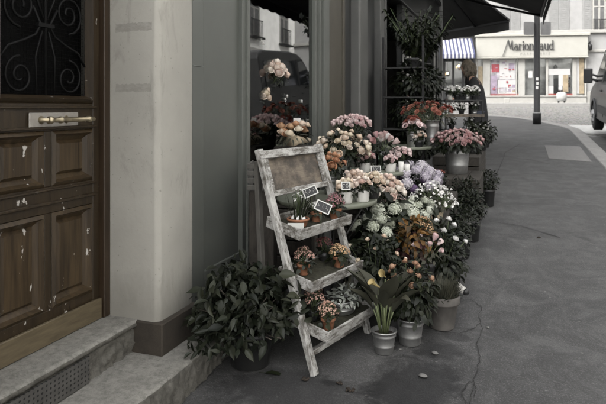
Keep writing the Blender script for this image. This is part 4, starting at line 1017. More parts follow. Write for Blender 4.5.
# header board: frame + weathered panel, following the rail slope
tl_=math.atan2(LEAN,H); HM=Matrix.Translation((railx(H-.0)-.0,0,H))@Matrix.Rotation(-tl_,4,'Y')
B=MB(); B.box(-.018,.018,-.02,LW+.02,-.035,.012,0,HM); B.box(-.014,.016,.024,LW-.024,-.255,-.222,0,HM); B.box(-.008,.010,.024,.05,-.2215,-.0355,0,HM); B.box(-.008,.010,LW-.05,LW-.024,-.2215,-.0355,0,HM); B.build('header_frame',MAT['tray_wood'],lad,bevel=.003)
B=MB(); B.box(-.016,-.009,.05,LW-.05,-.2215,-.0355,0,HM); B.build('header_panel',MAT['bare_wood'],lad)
TILT=radians(12); trays=[]
for (zf,bx) in ((.753,.094),(.481,.0135),(.232,-.0856)):
    # front top edge at local x=-bx, height zf ; tray runs back .25 and rises with the tilt
    TM=Matrix.Translation((-bx,0,zf))@Matrix.Rotation(TILT,4,'Y'); D=.24; hh=.062; B=MB(); e=.012
    y0,y1=.026,LW-.026
    B.box(-e,0,y0,y1,-hh,0,0,TM); B.box(-D,-D+e,y0,y1,-hh,0,0,TM); B.box(-D+e,-e,y0,y0+e,-hh,-.002,0,TM); B.box(-D+e,-e,y1-e,y1,-hh,-.002,0,TM)
    B.box(-D+e,-e,y0+e,y1-e,-hh+.002,-hh+.012,0,TM)
    t_=B.build('tray',MAT['tray_wood'],lad,bevel=.0025); trays.append(TM)
    B=MB(); vs=[];nx,ny=8,18
    for i in range(nx+1):
        for j in range(ny+1): vs.append((-D+e+.002+(D-2*e-.004)*i/nx, y0+e+.002+(y1-y0-2*e-.004)*j/ny, -hh+.018+rnd(0,.016)))
    B.add([TM@Vector(v) for v in vs],[(i*(ny+1)+j,(i+1)*(ny+1)+j,(i+1)*(ny+1)+j+1,i*(ny+1)+j+1) for i in range(nx) for j in range(ny)])
    B.build('moss_lining',MAT['moss'],t_)
def onTray(k,x,y):   # x: distance back from the tray front, y along
    p=LM@(trays[k]@Vector((-x,y,-.036))); return p
def kalanchoe(name,label,k,x,y,fm,pk='terracotta',s=1.0,leaf='leaf_mid',nb=7,hgt=.06,grp='little flowering pots on the ladder shelf',nl=40):
    r=plant(name,label,'potted plant',onTray(k,x,y),grp)
    pot(r,pk,.037*s,.026*s,.06*s)
    fol(r,leaf,dome,(0,0,.055*s),nl,.055*s,.05*s,.035*s,.024*s,1.9,.35,.1)
    put_blooms(r,'flower_cluster','cluster',fm,nb,.024*s,(0,0,.055*s),.048*s,hgt*s,1.1,base=(0,0,.05*s))
    return r
# tray 1
r=plant('bulb_bowl','low clay bowl of tall green bulb shoots with small white buds on the top tray','potted plant',onTray(0,.11,.16),None)
pot(r,'terracotta',.065,.05,.045); fol(r,'leaf_mid',blades,(0,0,.04),34,.045,.17,.008,.35)
B=MB()
for i in range(16):
    a=rnd(0,6.28); q=rnd(0,.045); B.lathe([(.002,-.008),(.008,-.004),(.008,.003),(.003,.011)],8,(q*math.cos(a),q*math.sin(a),.045))
B.build('bulbs',MAT['pet_white'],r)
put_blooms(r,'flower_cluster','cluster','pet_white',9,.014,(0,0,.08),.05,.13,1.0,base=(0,0,.04),smat='stem')
kalanchoe('flowering_pot','clay pot with pale yellow and white flowers at the middle of the top tray',0,.10,.33,'pet_white','terracotta',.95,'leaf_mid',6,.065)
kalanchoe('flowering_pot','reddish pot of mauve red flowers at the right end of the top tray',0,.07,.50,'pet_mauve','terracotta',1.15,'leaf_dark',12,.07)
# tray 2
kalanchoe('flowering_pot','small clay pot of dusty pink flowers near the left rail on the middle tray',1,.14,.14,'pet_kpink','terracotta',1.05,'leaf_dark',9,.085)
kalanchoe('flowering_pot','deep red flowers in a small pot at the back of the middle tray',1,.18,.42,'pet_kred','dark',1.0,'leaf_dark',10,.09)
kalanchoe('flowering_pot','clay pot of golden orange flowers on the middle tray',1,.08,.43,'pet_kyel','terracotta',1.1,'leaf_mid',9,.06)
# tray 3
kalanchoe('flowering_pot','tallest salmon flowers at the back of the lowest tray',2,.17,.14,'pet_kpink','dark',1.1,'leaf_dark',9,.115)
kalanchoe('flowering_pot','clay pot of bright salmon orange flowers at the near corner of the lowest tray',2,.06,.12,'pet_korange','terracotta',1.1,'leaf_mid',9,.07)
r=plant('silver_plant_trough','oval zinc trough of silvery white leaved plants on the lowest tray','potted plant',onTray(2,.11,.38))
r.rotation_euler=(0,0,LR); pot(r,'zinc',.075,.062,.075,.8,1.25)
fol(r,'leaf_silver',dome,(0,0,.07),170,.105,.085,.036,.018,1.7,.1,.3,.3,.4,.8,1.2,(.3,1,.9,.2))
fol(r,'leaf_grey',blades,(0,.05,.07),22,.05,.17,.012,.4,.4,name='sprigs')
# labels on the trays
def price_sign(label,p,w=.085,h=.055,tilt=.0,stick=.09,yaw=0.,frame=True,grp='black price tags among the flowers',roll=0.,bend=.35):
    r=thing('price_tag',label,'price tag',p,TH+yaw,grp)
    B=MB(); M=Matrix.Rotation(-bend,4,'X')@Matrix.Rotation(roll,4,'Y')
    B.tube([Vector((0,.003,-stick)),M@Vector((0,.003,0))],.002,5); B.build('stick',MAT['stem_pale'],r)
    B=MB(); B.box(-w/2,w/2,-.003,.0,0,h,0,M); B.build('board',MAT['slate'],r)
    B=MB(); f=.006
    if frame:
        for a in ((-w/2,w/2,0,f),(-w/2,w/2,h-f,h),(-w/2,-w/2+f,f,h-f),(w/2-f,w/2,f,h-f)): B.box(a[0],a[1],-.0045,-.0032,a[2],a[3],0,M)
    for cx in (-.24+rnd(-.04,.04),.02+rnd(-.05,.05),.26):
        B.tube([M@Vector((cx*w+rnd(-.009,.009),-.0042,h*(.72-.42*q/4+rnd(-.08,.08)))) for q in range(5)],.0011,4)
    B.build('chalk_marks',MAT['white_card'],r)
    return r
price_sign('white bordered black price tag standing in front of the clay pot on the top tray',P(321,212,3.22),.088,.058,roll=.42)
price_sign('white bordered price tag leaning behind the bulb shoots',P(312,196,3.42),.085,.055,roll=-.4)
r=thing('plant_label','blank white card standing in the left end of the top tray','label',onTray(0,.05,.055),TH)
B=MB(); B.box(-.045,.045,-.002,.001,.02,.052); B.build('card',MAT['white_card'],r); B=MB(); B.box(-.003,.003,.0012,.003,-.01,.04); B.build('stick',MAT['stem_pale'],r)

# ============================================================ TABLES, CRATES
def round_table(label,c,rad,top,grp='round green bistro tables'):
    g=gz(c[1]); t=thing('bistro_table',label,'table',(c[0],c[1],g),.4,grp); h=top-g
    B=MB(); B.lathe([(.001,h-.03),(rad-.01,h-.03),(rad,h-.026),(rad,h-.003),(rad-.004,h),(.001,h)],40); B.build('table_top',MAT['table_green'],t)
    for k in range(4):
        a=k*pi/2; B=MB(); B.tube([(rad*.75*math.cos(a),rad*.75*math.sin(a),.0-SL*0),(rad*.2*math.cos(a+.7),rad*.2*math.sin(a+.7),h*.5),(rad*.75*math.cos(a+1.3),rad*.75*math.sin(a+1.3),h-.032)],.009,8); B.build('leg',MAT['table_iron'],t)
    B=MB(); pts=[(rad*.22*math.cos(x*pi/8),rad*.22*math.sin(x*pi/8),h*.5) for x in range(17)]; B.tube(pts,.007,6); B.build('ring',MAT['table_iron'],t)
    return t
TA=(-1.2,3.80); TAz=gz(3.8)+.76
TB=(-1.2,4.95); TBz=gz(4.95)+.77
TC=(-1.16,6.6); TCz=gz(6.6)+.77
round_table('round pale green table behind the ladder shelf',TA,.34,TAz)
round_table('round pale green table carrying the cream roses and the glass vase',TB,.36,TBz)
round_table('round pale green table with the zinc jug and red carnations',TC,.30,TCz)
def crate(label,x0,x1,y0,y1,top,cat='crate',mat='crate_wood',name='wooden_crate',grp='dark wooden crates under the flowers'):
    y=(y0+y1)/2; g=gz(y0); r=thing(name,label,cat,((x0+x1)/2,y,g),0,grp); W=(x1-x0)/2; D=(y1-y0)/2; h=top-g
    B=MB(); n=max(3,int(h/.11)); 
    for k in range(n):
        z0=h*k/n+.006+(0 if k else .03); z1=h*(k+1)/n-.006
        B.box(-W,W,-D,-D+.014,z0,z1); B.box(-W,W,D-.014,D,z0,z1); B.box(-W,-W+.014,-D+.0145,D-.0145,z0,z1); B.box(W-.014,W,-D+.0145,D-.0145,z0,z1)
    B.build('side_slats',MAT[mat],r,bevel=.003)
    B=MB()
    for sx_ in (-1,1):
        for sy_ in (-1,1): B.box(sx_*(W-.03)-.015,sx_*(W-.03)+.015,sy_*(D-.03)-.015,sy_*(D-.03)+.015,-.02,h-.016)
    B.build('corner_posts',MAT[mat],r)
    B=MB(); m=max(3,int((x1-x0)/.12))
    for k in range(m): B.box(-W+2*W*k/m+.003,-W+2*W*(k+1)/m-.003,-D,D,h-.014,h)
    B.build('top_boards',MAT[mat],r,bevel=.002)
    return r
C1=.50; crate('low dark crate under the hydrangeas and the bronze leaved plant',-1.06,-.52,3.86,4.56,C1)
C2=.72; crate('dark crate under the lilac primulas and the white cyclamen',-1.0,-.52,4.62,5.3,C2)
C3z=ZC-(173.5-107)/589*6.5; crate('tall dark crate under the zinc bucket of pink roses',-.86,-.34,6.15,7.05,C3z)
crate('long low bench with a pale edge board along the back of the display',-.95,-.40,7.3,8.9,gz(8)+.52,'bench','crate_wood','plank_bench',None)
crate('narrow tall stand against the shop window under the wrapped orange roses',-1.72,-1.5,4.12,4.42,1.30,'stand','crate_wood','plant_stand',None)

# ============================================================ GROUND ROW
g=G(243,362)
r=plant('leafy_shrub_pot','large dark pot of trailing dark green ivy leaves on the ground left of the ladder','potted plant',(-1.38,2.97,gz(2.97)))
pot(r,'dark',.13,.105,.2)
IV=(.35,1.2,.7,.02)
def ivy(mb,c,n,rad,h,L,W,inner=.3):
    c=Vector(c)
    for i in range(n):
        az=rnd(0,2*pi); cz=rnd(-.25,1); s_=math.sqrt(1-cz*cz); d=Vector((s_*math.cos(az),s_*math.sin(az),cz)); rr=(inner+(1-inner)*rnd(0,1)**.6)*(1+.18*math.sin(az*3+1)*s_+rnd(-.08,.12))
        p=c+Vector((d.x*rad*rr,d.y*rad*rr,d.z*h*rr)); sc=rnd(.45,1.5)**1.1; W_=W*rnd(.6,1.15)
        dr=Vector((rnd(-1,1),rnd(-1,1),rnd(-1.5,.5)))+d*.5
        mb.bigleaf(p,dr,d*.7+Vector((rnd(-.8,.8),rnd(-.8,.8),rnd(-.1,.9))),L*sc,W_*sc,rnd(-.15,.85),rnd(-.1,.5),rnd(-.7,.7))
fol(r,'leaf_ivy',ivy,(-.02,-.01,.31),1050,.29,.25,.06,.029)
fol(r,'leaf_ivy',ivy,(-.04,-.05,.2),460,.29,.16,.06,.029,name='trailing_leaves')
fol(r,'leaf_gloss',ivy,(-.02,-.01,.32),110,.30,.26,.066,.034,.8,name='bright_leaves')
stems(r,(0,0,.17),[(rnd(-.25,.25),rnd(-.25,.25),rnd(.2,.45)) for _ in range(26)],.003,'bark')
fol(r,'leaf_gloss',blades,(.0,.06,.4),16,.03,.16,.012,.5,.4,name='young_shoots')
r=plant('calla_bucket','small zinc bucket of yellow calla lilies with broad grey green leaves','potted plant',G(384,352),'zinc buckets along the front of the display')
pot(r,'zinc',.068,.052,.125)
mb=MB()
for i in range(15):
    a=i*2.4+rnd(-.2,.2); l=rnd(.15,.27); b=Vector((.02*math.cos(a),.02*math.sin(a),.1)); m=Vector((.06*math.cos(a),.06*math.sin(a),rnd(.2,.33)))
    mb.tube([b,b.lerp(m,.5)+Vector((0,0,.02)),m],.004,5,1); mb.bigleaf(m,(math.cos(a)*.5,math.sin(a)*.5,.9),(-math.cos(a),-math.sin(a),.5),l,l*.44,rnd(.15,.7),.35,rnd(-.5,.5))
mb.build('foliage',[MAT['leaf_grey'],MAT['stem_pale']],r)
tops=[]
for (x,y,z,dx,dy) in ((-.05,-.01,.385,-.75,-.2),(.035,-.035,.40,.5,-.75),(-.01,.03,.43,-.2,-.8)):
    link('calla_bloom',bloom('calla','pet_calla'),r,(x,y,z),quat((dx,dy,.55),rnd(0,6)),.032); tops.append((x-dx*.03,y-dy*.03,z-.03))
stems(r,(0,0,.05),tops,.0045,'stem_pale'); 
r=plant('rose_bucket','zinc bucket of apricot orange roses with dark leaves beside the callas','potted plant',G(410,343),'zinc buckets along the front of the display')
pot(r,'zinc',.08,.062,.15); fol(r,'leaf_dark',dome,(0,0,.27),430,.15,.2,.05,.028,2.3,.3,.2,.25)
fol(r,'leaf_mid',dome,(0,0,.3),60,.165,.19,.052,.028,1.6,.3,.2,.7,name='upper_leaves')
put_blooms(r,'rose_bloom','rose','pet_apricot',13,.022,(0,0,.3),.14,.19,1.25,jit=.2)
r=plant('lavender_pot','dusty clay pot of fine grey green lavender at the front corner of the display','potted plant',G(442,327))
pot(r,'dusty',.11,.075,.205); fol(r,'leaf_grey',blades,(0,0,.18),520,.085,.14,.0045,.75,.3); fol(r,'leaf_dark',dome,(0,0,.19),240,.12,.07,.03,.006,1.6,-.3,.2,.3,name='lower_leaves')
r=thing('wrapped_bunch','white paper cone wrapped bunch with a black tip lying behind the lavender pot','bouquet',P(466,292,4.05),0)
a=P(470,294,4.0); b=P(447,281,4.15); B=MB(); dd=b-a
B.tube([Vector((0,0,0)),dd*.15,dd*.5,dd],[.02,.026,.04,.06],14); B.build('paper_wrap',MAT['paper'],r); B=MB(); B.tube([-dd*.08,dd*.02,dd*.04],[.016,.026,.022],12); B.build('dark_tip',MAT['dark_pot'],r)
mb=MB(); dome(mb,dd*1.05,50,.08,.07,.05,.025,2.8); mb.build('foliage',MAT['leaf_grey'],r)
# small front plant left of the calla (behind lowest tray)
r=plant('rose_shrub_pot','dark leaved rose bush with a few pale yellow buds behind the calla bucket','potted plant',(-.83,3.66,gz(3.66)))
pot(r,'dark',.1,.08,.2); fol(r,'leaf_dark',dome,(0,0,.34),620,.2,.24,.045,.026,2.4,.2,.2,.2); put_blooms(r,'rose_bloom','rose','pet_cream',9,.017,(0,0,.36),.19,.22,1.3,jit=.15)
r=plant('rose_shrub_pot','dark leaved bush with cream white roses beside the pavement edge of the display','potted plant',(-.47,4.1,gz(4.1)))
pot(r,'dark',.11,.085,.2); fol(r,'leaf_dark',dome,(0,0,.33),640,.17,.25,.045,.026,2.4,.2,.2,.2); put_blooms(r,'rose_bloom','rose','pet_white',10,.02,(0,0,.36),.165,.24,1.35,jit=.12)
def boxwood(label,c,h,rad,n=800):
    r=plant('evergreen_shrub',label,'shrub',(c[0],c[1],gz(c[1])),'small dark evergreen shrubs at the pavement side')
    pot(r,'dark',rad*.62,rad*.5,.2); fol(r,'leaf_dark',dome,(0,0,.2+(h-.2)*.45),n,rad,(h-.2)*.56,.032,.019,2.7,.1,.2,.25)
    stems(r,(0,0,.15),[(rnd(-.6,.6)*rad,rnd(-.6,.6)*rad,rnd(.3,.8)*h) for _ in range(14)],.004,'bark'); return r
boxwood('tallest dark evergreen shrub below the zinc bucket of pink roses',(-.40,5.75),.50,.16,1000)
boxwood('middle dark evergreen shrub holding a white saucer in its leaves',(-.44,5.2),.46,.15,900)
boxwood('nearest dark evergreen shrub beside the cream roses',(-.47,4.62),.46,.15,800)
boxwood('dark evergreen shrub in front of the tall dark crate on its pavement side',(-.46,6.0),.56,.17,900)
boxwood('dark evergreen shrub in front of the tall dark crate on its shop side',(-.74,5.98),.52,.16,800)
boxwood('dark evergreen shrub just in front of the plank bench',(-.3,7.25),.42,.13,600)
r=thing('white_saucer','white dish resting in the leaves of a dark shrub','dish',P(464,223,5.0)); B=MB(); B.lathe([(.001,0),(.04,0),(.06,.012),(.062,.014),(.04,.006),(.001,.005)],20,(0,0,0),0,Matrix.Rotation(-.5,4,'X')@Matrix.Rotation(.3,4,'Y')); B.build('dish',MAT['white_pot'],r)

# ============================================================ SECOND TIER
r=plant('bronze_plant_pot','dark pot of orange and bronze leaved plant in the middle of the display','potted plant',(-.64,4.0,C1))
pot(r,'dark',.075,.06,.12); fol(r,'leaf_croton',dome,(0,0,.2),190,.15,.15,.055,.032,1.9,.3,.2,.25,.5); fol(r,'leaf_red',dome,(0,0,.17),110,.15,.11,.07,.03,2.1,.5,.2,.2,.4,name='red_leaves')
put_blooms(r,'flower_cluster','cluster','pet_kyel',6,.03,(.05,.02,.24),.07,.11,1.1)
r=plant('white_lisianthus_pot','pale blush lisianthus blooms drooping over the dark pot','potted plant',(-.535,3.92,C1)); pot(r,'dark',.045,.035,.08)
fol(r,'leaf_grey',dome,(0,0,.14),60,.09,.1,.05,.022,2.,.3); put_blooms(r,'lisianthus_bloom','cup','pet_blush',6,.03,(0,0,.15),.10,.1,1.4)
HYD='green white hydrangeas in the middle of the display'
def hydr(label,c,z0,n,rad,size,h=.2,mat='pet_hydrangea',nl=90,hh=.12,sx=1,sy=1,el=1.2):
    r=plant('hydrangea_pot',label,'potted plant',(c[0],c[1],z0),HYD); pot(r,'dark',.09,.07,.14)
    fol(r,'leaf_dark',dome,(0,0,h),nl,rad*1.15,.16,.09,.055,2.2,.5,.2,.3,.4)
    for p,d in cap_points(n,rad,hh,el,sx,sy,.1):
        link('flower_head',bloom('hydrangea',mat),r,Vector((0,0,h))+p,quat(d,rnd(0,6)),size*rnd(.8,1.15))
    stems(r,(0,0,.1),[Vector((0,0,h))+p*.9 for p,d in cap_points(n,rad,hh,el,sx,sy,0)],.004)
    return r
pA=P(374,208,4.0); hydr('hydrangea with rounded greenish white heads nearest the ladder tray',(pA.x,pA.y),C1-.03,7,.15,.05,.25,sy=1.1)
pB=P(398,203,4.25); hydr('fullest hydrangea with wide cream green heads beside the peach roses',(pB.x,pB.y),C1,9,.18,.056,.28,sx=1.15)
pC=P(420,202,4.45); hydr('hydrangea with dull sage green heads below the lilac primulas',(pC.x,pC.y),C1,6,.13,.046,.29,'pet_hydrangea')
r=plant('dark_filler_pot','dark leaved shrub in a black pot in the shade under the hydrangeas','potted plant',(-.86,3.93,C1)); pot(r,'dark',.07,.06,.1); fol(r,'leaf_dark',dome,(0,0,.14),300,.16,.13,.06,.03,2.2,.5); 
r=plant('peach_rose_bucket','broad bunch of peach and cream roses just behind the hydrangeas','bouquet',(*P(374,186,4.5).xy,C1),'cut flower bunches on the tables')
pot(r,'zinc',.11,.09,.26); fol(r,'leaf_dark',dome,(0,0,.42),200,.22,.1,.06,.03,2.,.4)
put_blooms(r,'rose_bloom','rose','pet_peach',76,.029,(0,0,.42),.265,.17,1.4,sx=.9,sy=1.15,base=(0,0,.2))
r=plant('primula_pot','pot of lilac and lavender primulas beside the white cyclamen','potted plant',(*P(416,178,5.0).xy,C2))
pot(r,'dark',.12,.09,.15); fol(r,'leaf_dark',dome,(0,0,.18),240,.2,.13,.07,.035,2.1,.5)
for p,d in cap_points(20,.235,.21,1.35): link('flower_head',bloom('hydrangea','pet_lilac'),r,Vector((0,0,.18))+p,quat(d,rnd(0,6)),.058*rnd(.8,1.1))
for p,d in cap_points(5,.2,.12,1.7): link('flower_head',bloom('hydrangea','pet_purple'),r,Vector((-.02,-.03,.16))+p,quat(d,rnd(0,6)),.04)
r=plant('cyclamen_pot','paper wrapped pot full of small white cyclamen flowers by the pavement','potted plant',(*P(432,205,4.72).xy,C2-.05))
pot(r,'kraft',.1,.075,.13); fol(r,'leaf_grey',dome,(0,0,.15),110,.15,.1,.05,.04,1.9,.4)
put_blooms(r,'cyclamen_bloom','cyclamen','pet_white',99,.021,(0,0,.15),.17,.17,1.6,jit=.16,vs=.25)
# white pots on the table behind the ladder
def white_pot_bunch(label,c,z,bl,mat,n,size,rad,hh,pr=.048,ph=.075,grp='white pots on the round tables',pk='white'):
    r=plant('white_flower_pot',label,'potted plant',(c[0],c[1],z),grp); pot(r,pk,pr,pr*.85,ph)
    fol(r,'leaf_dark',dome,(0,0,ph),45,rad*.95,.06,.045,.022,1.9,.2); put_blooms(r,'bloom',bl,mat,n,size,(0,0,ph+.01),rad,hh,1.2); return r
white_pot_bunch('white pot of orange cream ranunculus behind the right ladder rail',(-1.015,3.62),TAz,'rose','pet_cream',8,.026,.06,.07)
white_pot_bunch('white pot of pale cream blooms next to the ranunculus pot',(-.93,3.72),TAz,'rose','pet_peach',9,.026,.065,.07)
price_sign('small framed price tag in front of the orange cream ranunculus',P(346,190,3.55),.055,.05,yaw=.1,stick=.05)
r=plant('orange_rose_bucket','bunch of orange and peach roses just above the ladder header','bouquet',(*P(331,170,4.15).xy,TAz),'cut flower bunches on the tables')
pot(r,'zinc',.055,.045,.12); fol(r,'leaf_dark',dome,(0,0,.17),130,.12,.1,.05,.026,2.1,.2); put_blooms(r,'rose_bloom','rose','pet_orange',12,.03,(0,0,.18),.105,.11,1.4)
r=plant('cream_rose_vase','large bunch of cream and peach roses behind the ladder header','bouquet',(*P(342,172,4.75).xy,TBz),'cut flower bunches on the tables')
pot(r,'dark',.07,.06,.14); fol(r,'leaf_dark',dome,(0,0,.18),230,.19,.15,.065,.032,2.2,.3)
put_blooms(r,'rose_bloom','rose','pet_cream',50,.031,(0,0,.16),.215,.18,1.6,jit=.14)
fol(r,'leaf_silver',blades,(.05,-.13,.04),14,.03,.12,.01,.6,.4,name='pale_sprigs')
r=plant('pink_rose_vase','dark vase of densely packed small pink roses standing near the shop window frame','bouquet',(*P(352,152,5.3).xy,gz(5.2)+.77+.03),'cut flower bunches on the tables')
pot(r,'dark',.09,.075,.28); put_blooms(r,'rose_bloom','rose','pet_blush',62,.024,(0,0,.30),.18,.12,1.35,jit=.08); fol(r,'leaf_dark',dome,(0,0,.28),150,.17,.07,.05,.026,2.0,.5)
crate('dark stool under the vase of small pink roses',-1.55,-1.3,5.05,5.32,gz(5.2)+.77+.03,'stool','crate_wood','flower_stool',None)
r=plant('tulip_vase','clear glass vase of pink and white tulips on the round green table','bouquet',(*P(381,168,5.02).xy,TBz),'cut flower bunches on the tables')
pot(r,'glass',.05,.045,.16); fol(r,'leaf_dark',dome,(0,0,.2),60,.13,.07,.09,.022,1.9,.2); put_blooms(r,'tulip_bloom','cup','pet_pink',9,.038,(0,0,.2),.12,.10,1.25,base=(0,0,.03)); put_blooms(r,'tulip_bloom','cup','pet_white',4,.036,(.02,0,.2),.09,.09,1.2,base=(0,0,.03))
white_pot_bunch('little white pot of pink posy roses at the edge of the round green table',(-.97,4.82),TBz,'rose','pet_blush',11,.022,.055,.055,.05,.07)
for i,(px,py,lab) in enumerate(((401,171,'taller white ceramic cup beside the pink posy'),(407,172,'shorter white ceramic cup at the table edge'))):
    r=thing('white_cup',lab,'cup',(*P(px,py,4.86).xy,TBz),0,'white cups on the round table'); B=MB(); B.lathe([(.018,0),(.021,.003),(.023,.08-.018*i),(.021,.08-.018*i),(.018,.01),(.001,.008)],18); B.build('cup',MAT['white_pot'],r)
price_sign('dark price tag standing at the front of the green table behind the peach roses',P(376,172,4.62),.08,.05,yaw=.1,stick=.04)
white_pot_bunch('low white pot crowded with peach and rose ranunculus on the front of the round table',(-1.05,3.98),TAz,'rose','pet_peach',14,.027,.085,.085)
white_pot_bunch('white pot of dusky pink roses between the cream roses and the tulip vase',(-1.16,4.72),TBz,'rose','pet_pink',16,.026,.085,.09)
r=plant('pale_rose_bucket','bunch of cream and blush roses between the tulip vase and the lilac primulas','bouquet',(*P(388,184,4.62).xy,C1+.1),'cut flower bunches on the tables')
pot(r,'zinc',.08,.065,.16); fol(r,'leaf_dark',dome,(0,0,.2),150,.16,.1,.055,.028,2.,.4); put_blooms(r,'rose_bloom','rose','pet_blush',30,.028,(0,0,.2),.17,.13,1.4)
white_pot_bunch('low dark pot of blush and cream roses beside the zinc jug',(-.98,6.42),TCz,'rose','pet_peach',18,.024,.09,.08,pk='dark')
white_pot_bunch('small pot of cream ranunculus at the edge of the table behind the ladder',(-.90,3.88),TAz,'rose','pet_cream',15,.025,.08,.08,pk='dark')
white_pot_bunch('dark pot of blush roses beside the white ceramic cups',(-.93,5.06),TBz,'rose','pet_blush',18,.026,.1,.1,pk='dark')
# orange wrapped roses by the window
r=plant('wrapped_orange_roses','wrapped orange and yellow roses lying by the shop window glass under a white card','bouquet',(-1.61,4.27,1.302))
B=MB(); B.tube([(0.02,.3,.025),(0,.12,.035),(0,-.06,.04)],[.018,.03,.05],14); B.build('paper_wrap',MAT['kraft'],r)
for i in range(20):
    p=Vector((rnd(-.07,.09),-.28+.56*i/19,.10+.05*math.sin(i/19*pi)+rnd(-.02,.03))); link('rose_bloom',bloom('rose','pet_orange' if i%3 else 'pet_cream'),r,p,quat((rnd(-.1,.5),rnd(-.6,.2),1),rnd(0,6)),.034*rnd(.85,1.1))
fol(r,'leaf_grey',dome,(0,.02,.06),70,.09,.05,.07,.02,1.8,.5,sy=3.)
r=thing('white_card','blank white card standing above the wrapped orange roses','label',P(297,125,4.62),TH); B=MB(); B.box(-.028,.028,-.002,.001,0,.055); B.build('card',MAT['white_card'],r); B=MB(); B.tube([(0,.002,-.06),(0,.002,.03)],.0018,5); B.build('stick',MAT['stem_pale'],r)
# grey slatted crate by the shop front
r=thing('slatted_crate','small dull grey slatted crate at the shop front behind the ladder rail','crate',(-1.60,3.56,gz(3.56)),.3)
B=MB()
for k in range(4): B.box(-.05,.13,-.16,-.148,.86+k*.045,.89+k*.045); B.box(-.05,-.04,-.148,.1,.86+k*.045,.89+k*.045)
B.build('slats',MAT['back_wood'],r,bevel=.002); B=MB(); B.box(-.04,.12,-.14,.1,0.0,.85); B.build('base_block',MAT['crate_wood'],r,bevel=.004)
# ============================================================ TABLE C AND CRATE 3
r=plant('zinc_jug','zinc jug of pink and red carnations at the front of the far round table','bouquet',(*P(413,146,6.42).xy,TCz),'zinc containers at the back of the display')
pot(r,'zinc',.07,.06,.16); B=MB(); B.tube([(.07,0,.14),(.12,0,.12),(.12,0,.06),(.065,0,.04)],.007,6); B.build('jug_handle',MAT['zinc'],r)
fol(r,'leaf_dark',dome,(0,0,.19),80,.14,.08,.06,.025,2.,.3); put_blooms(r,'carnation_bloom','carnation','pet_blush',10,.036,(0,0,.19),.13,.11,1.35); put_blooms(r,'carnation_bloom','carnation','pet_red',5,.034,(0,0,.21),.1,.13,1.1)
price_sign('framed price tag above the zinc jug of carnations',P(412,122,6.5),.09,.07,stick=.1,bend=.1)
r=plant('carnation_bucket','tall zinc bucket of red carnations on the far round table','bouquet',(*P(432,147.5,6.62).xy,TCz),'zinc containers at the back of the display')
pot(r,'zinc',.078,.065,.28); fol(r,'leaf_grey',dome,(0,0,.34),160,.24,.16,.08,.012,2.,.2,.2,.3); put_blooms(r,'carnation_bloom','carnation','pet_red',34,.03,(-.05,0,.33),.27,.17,1.35,sx=1.2,base=(0,0,.2))
r=plant('pink_rose_bucket','big zinc bucket of pink roses on the tall dark crate','bouquet',(*P(457,174,6.5).xy,C3z),'zinc containers at the back of the display')
pot(r,'zinc',.135,.11,.29); fol(r,'leaf_dark',dome,(0,0,.32),420,.27,.15,.07,.035,2.1,.4); put_blooms(r,'rose_bloom','rose','pet_pink',96,.026,(0,0,.33),.265,.16,1.5,jit=.14,base=(0,0,.2))
r=plant('red_flower_pot','small pot with one red flower head beside the lilac primulas','potted plant',(*P(439,176,5.5).xy,C2+.1)); pot(r,'dark',.05,.04,.09); fol(r,'leaf_dark',dome,(0,0,.1),70,.09,.08,.05,.028,2.,.3); put_blooms(r,'carnation_bloom','carnation','pet_red',3,.035,(0,0,.12),.06,.07,1.)
crate('small dark box under the pot with one red flower',-.70,-.5,5.36,5.62,C2+.1,'crate')
for i,(px,d) in enumerate(((486,8.1),(489,8.7),(478,7.6))):
    p=P(px,140,d); zz=gz(8)+.52
    r=plant('leafy_pot',('dark leafy pot at the pavement end of the plank bench','last dark leafy pot at the far end of the plank bench','dark leafy pot behind the pink rose bucket')[i],'potted plant',(p.x-.06,p.y,zz),'dark leafy pots on the plank bench'); pot(r,'dark',.08,.06,.13); fol(r,'leaf_dark',dome,(0,0,.22),260,.17,.17,.06,.035,2.3,.3); 
    put_blooms(r,'bloom','cup','pet_white',4,.02,(0,0,.24),.13,.12,1.2)
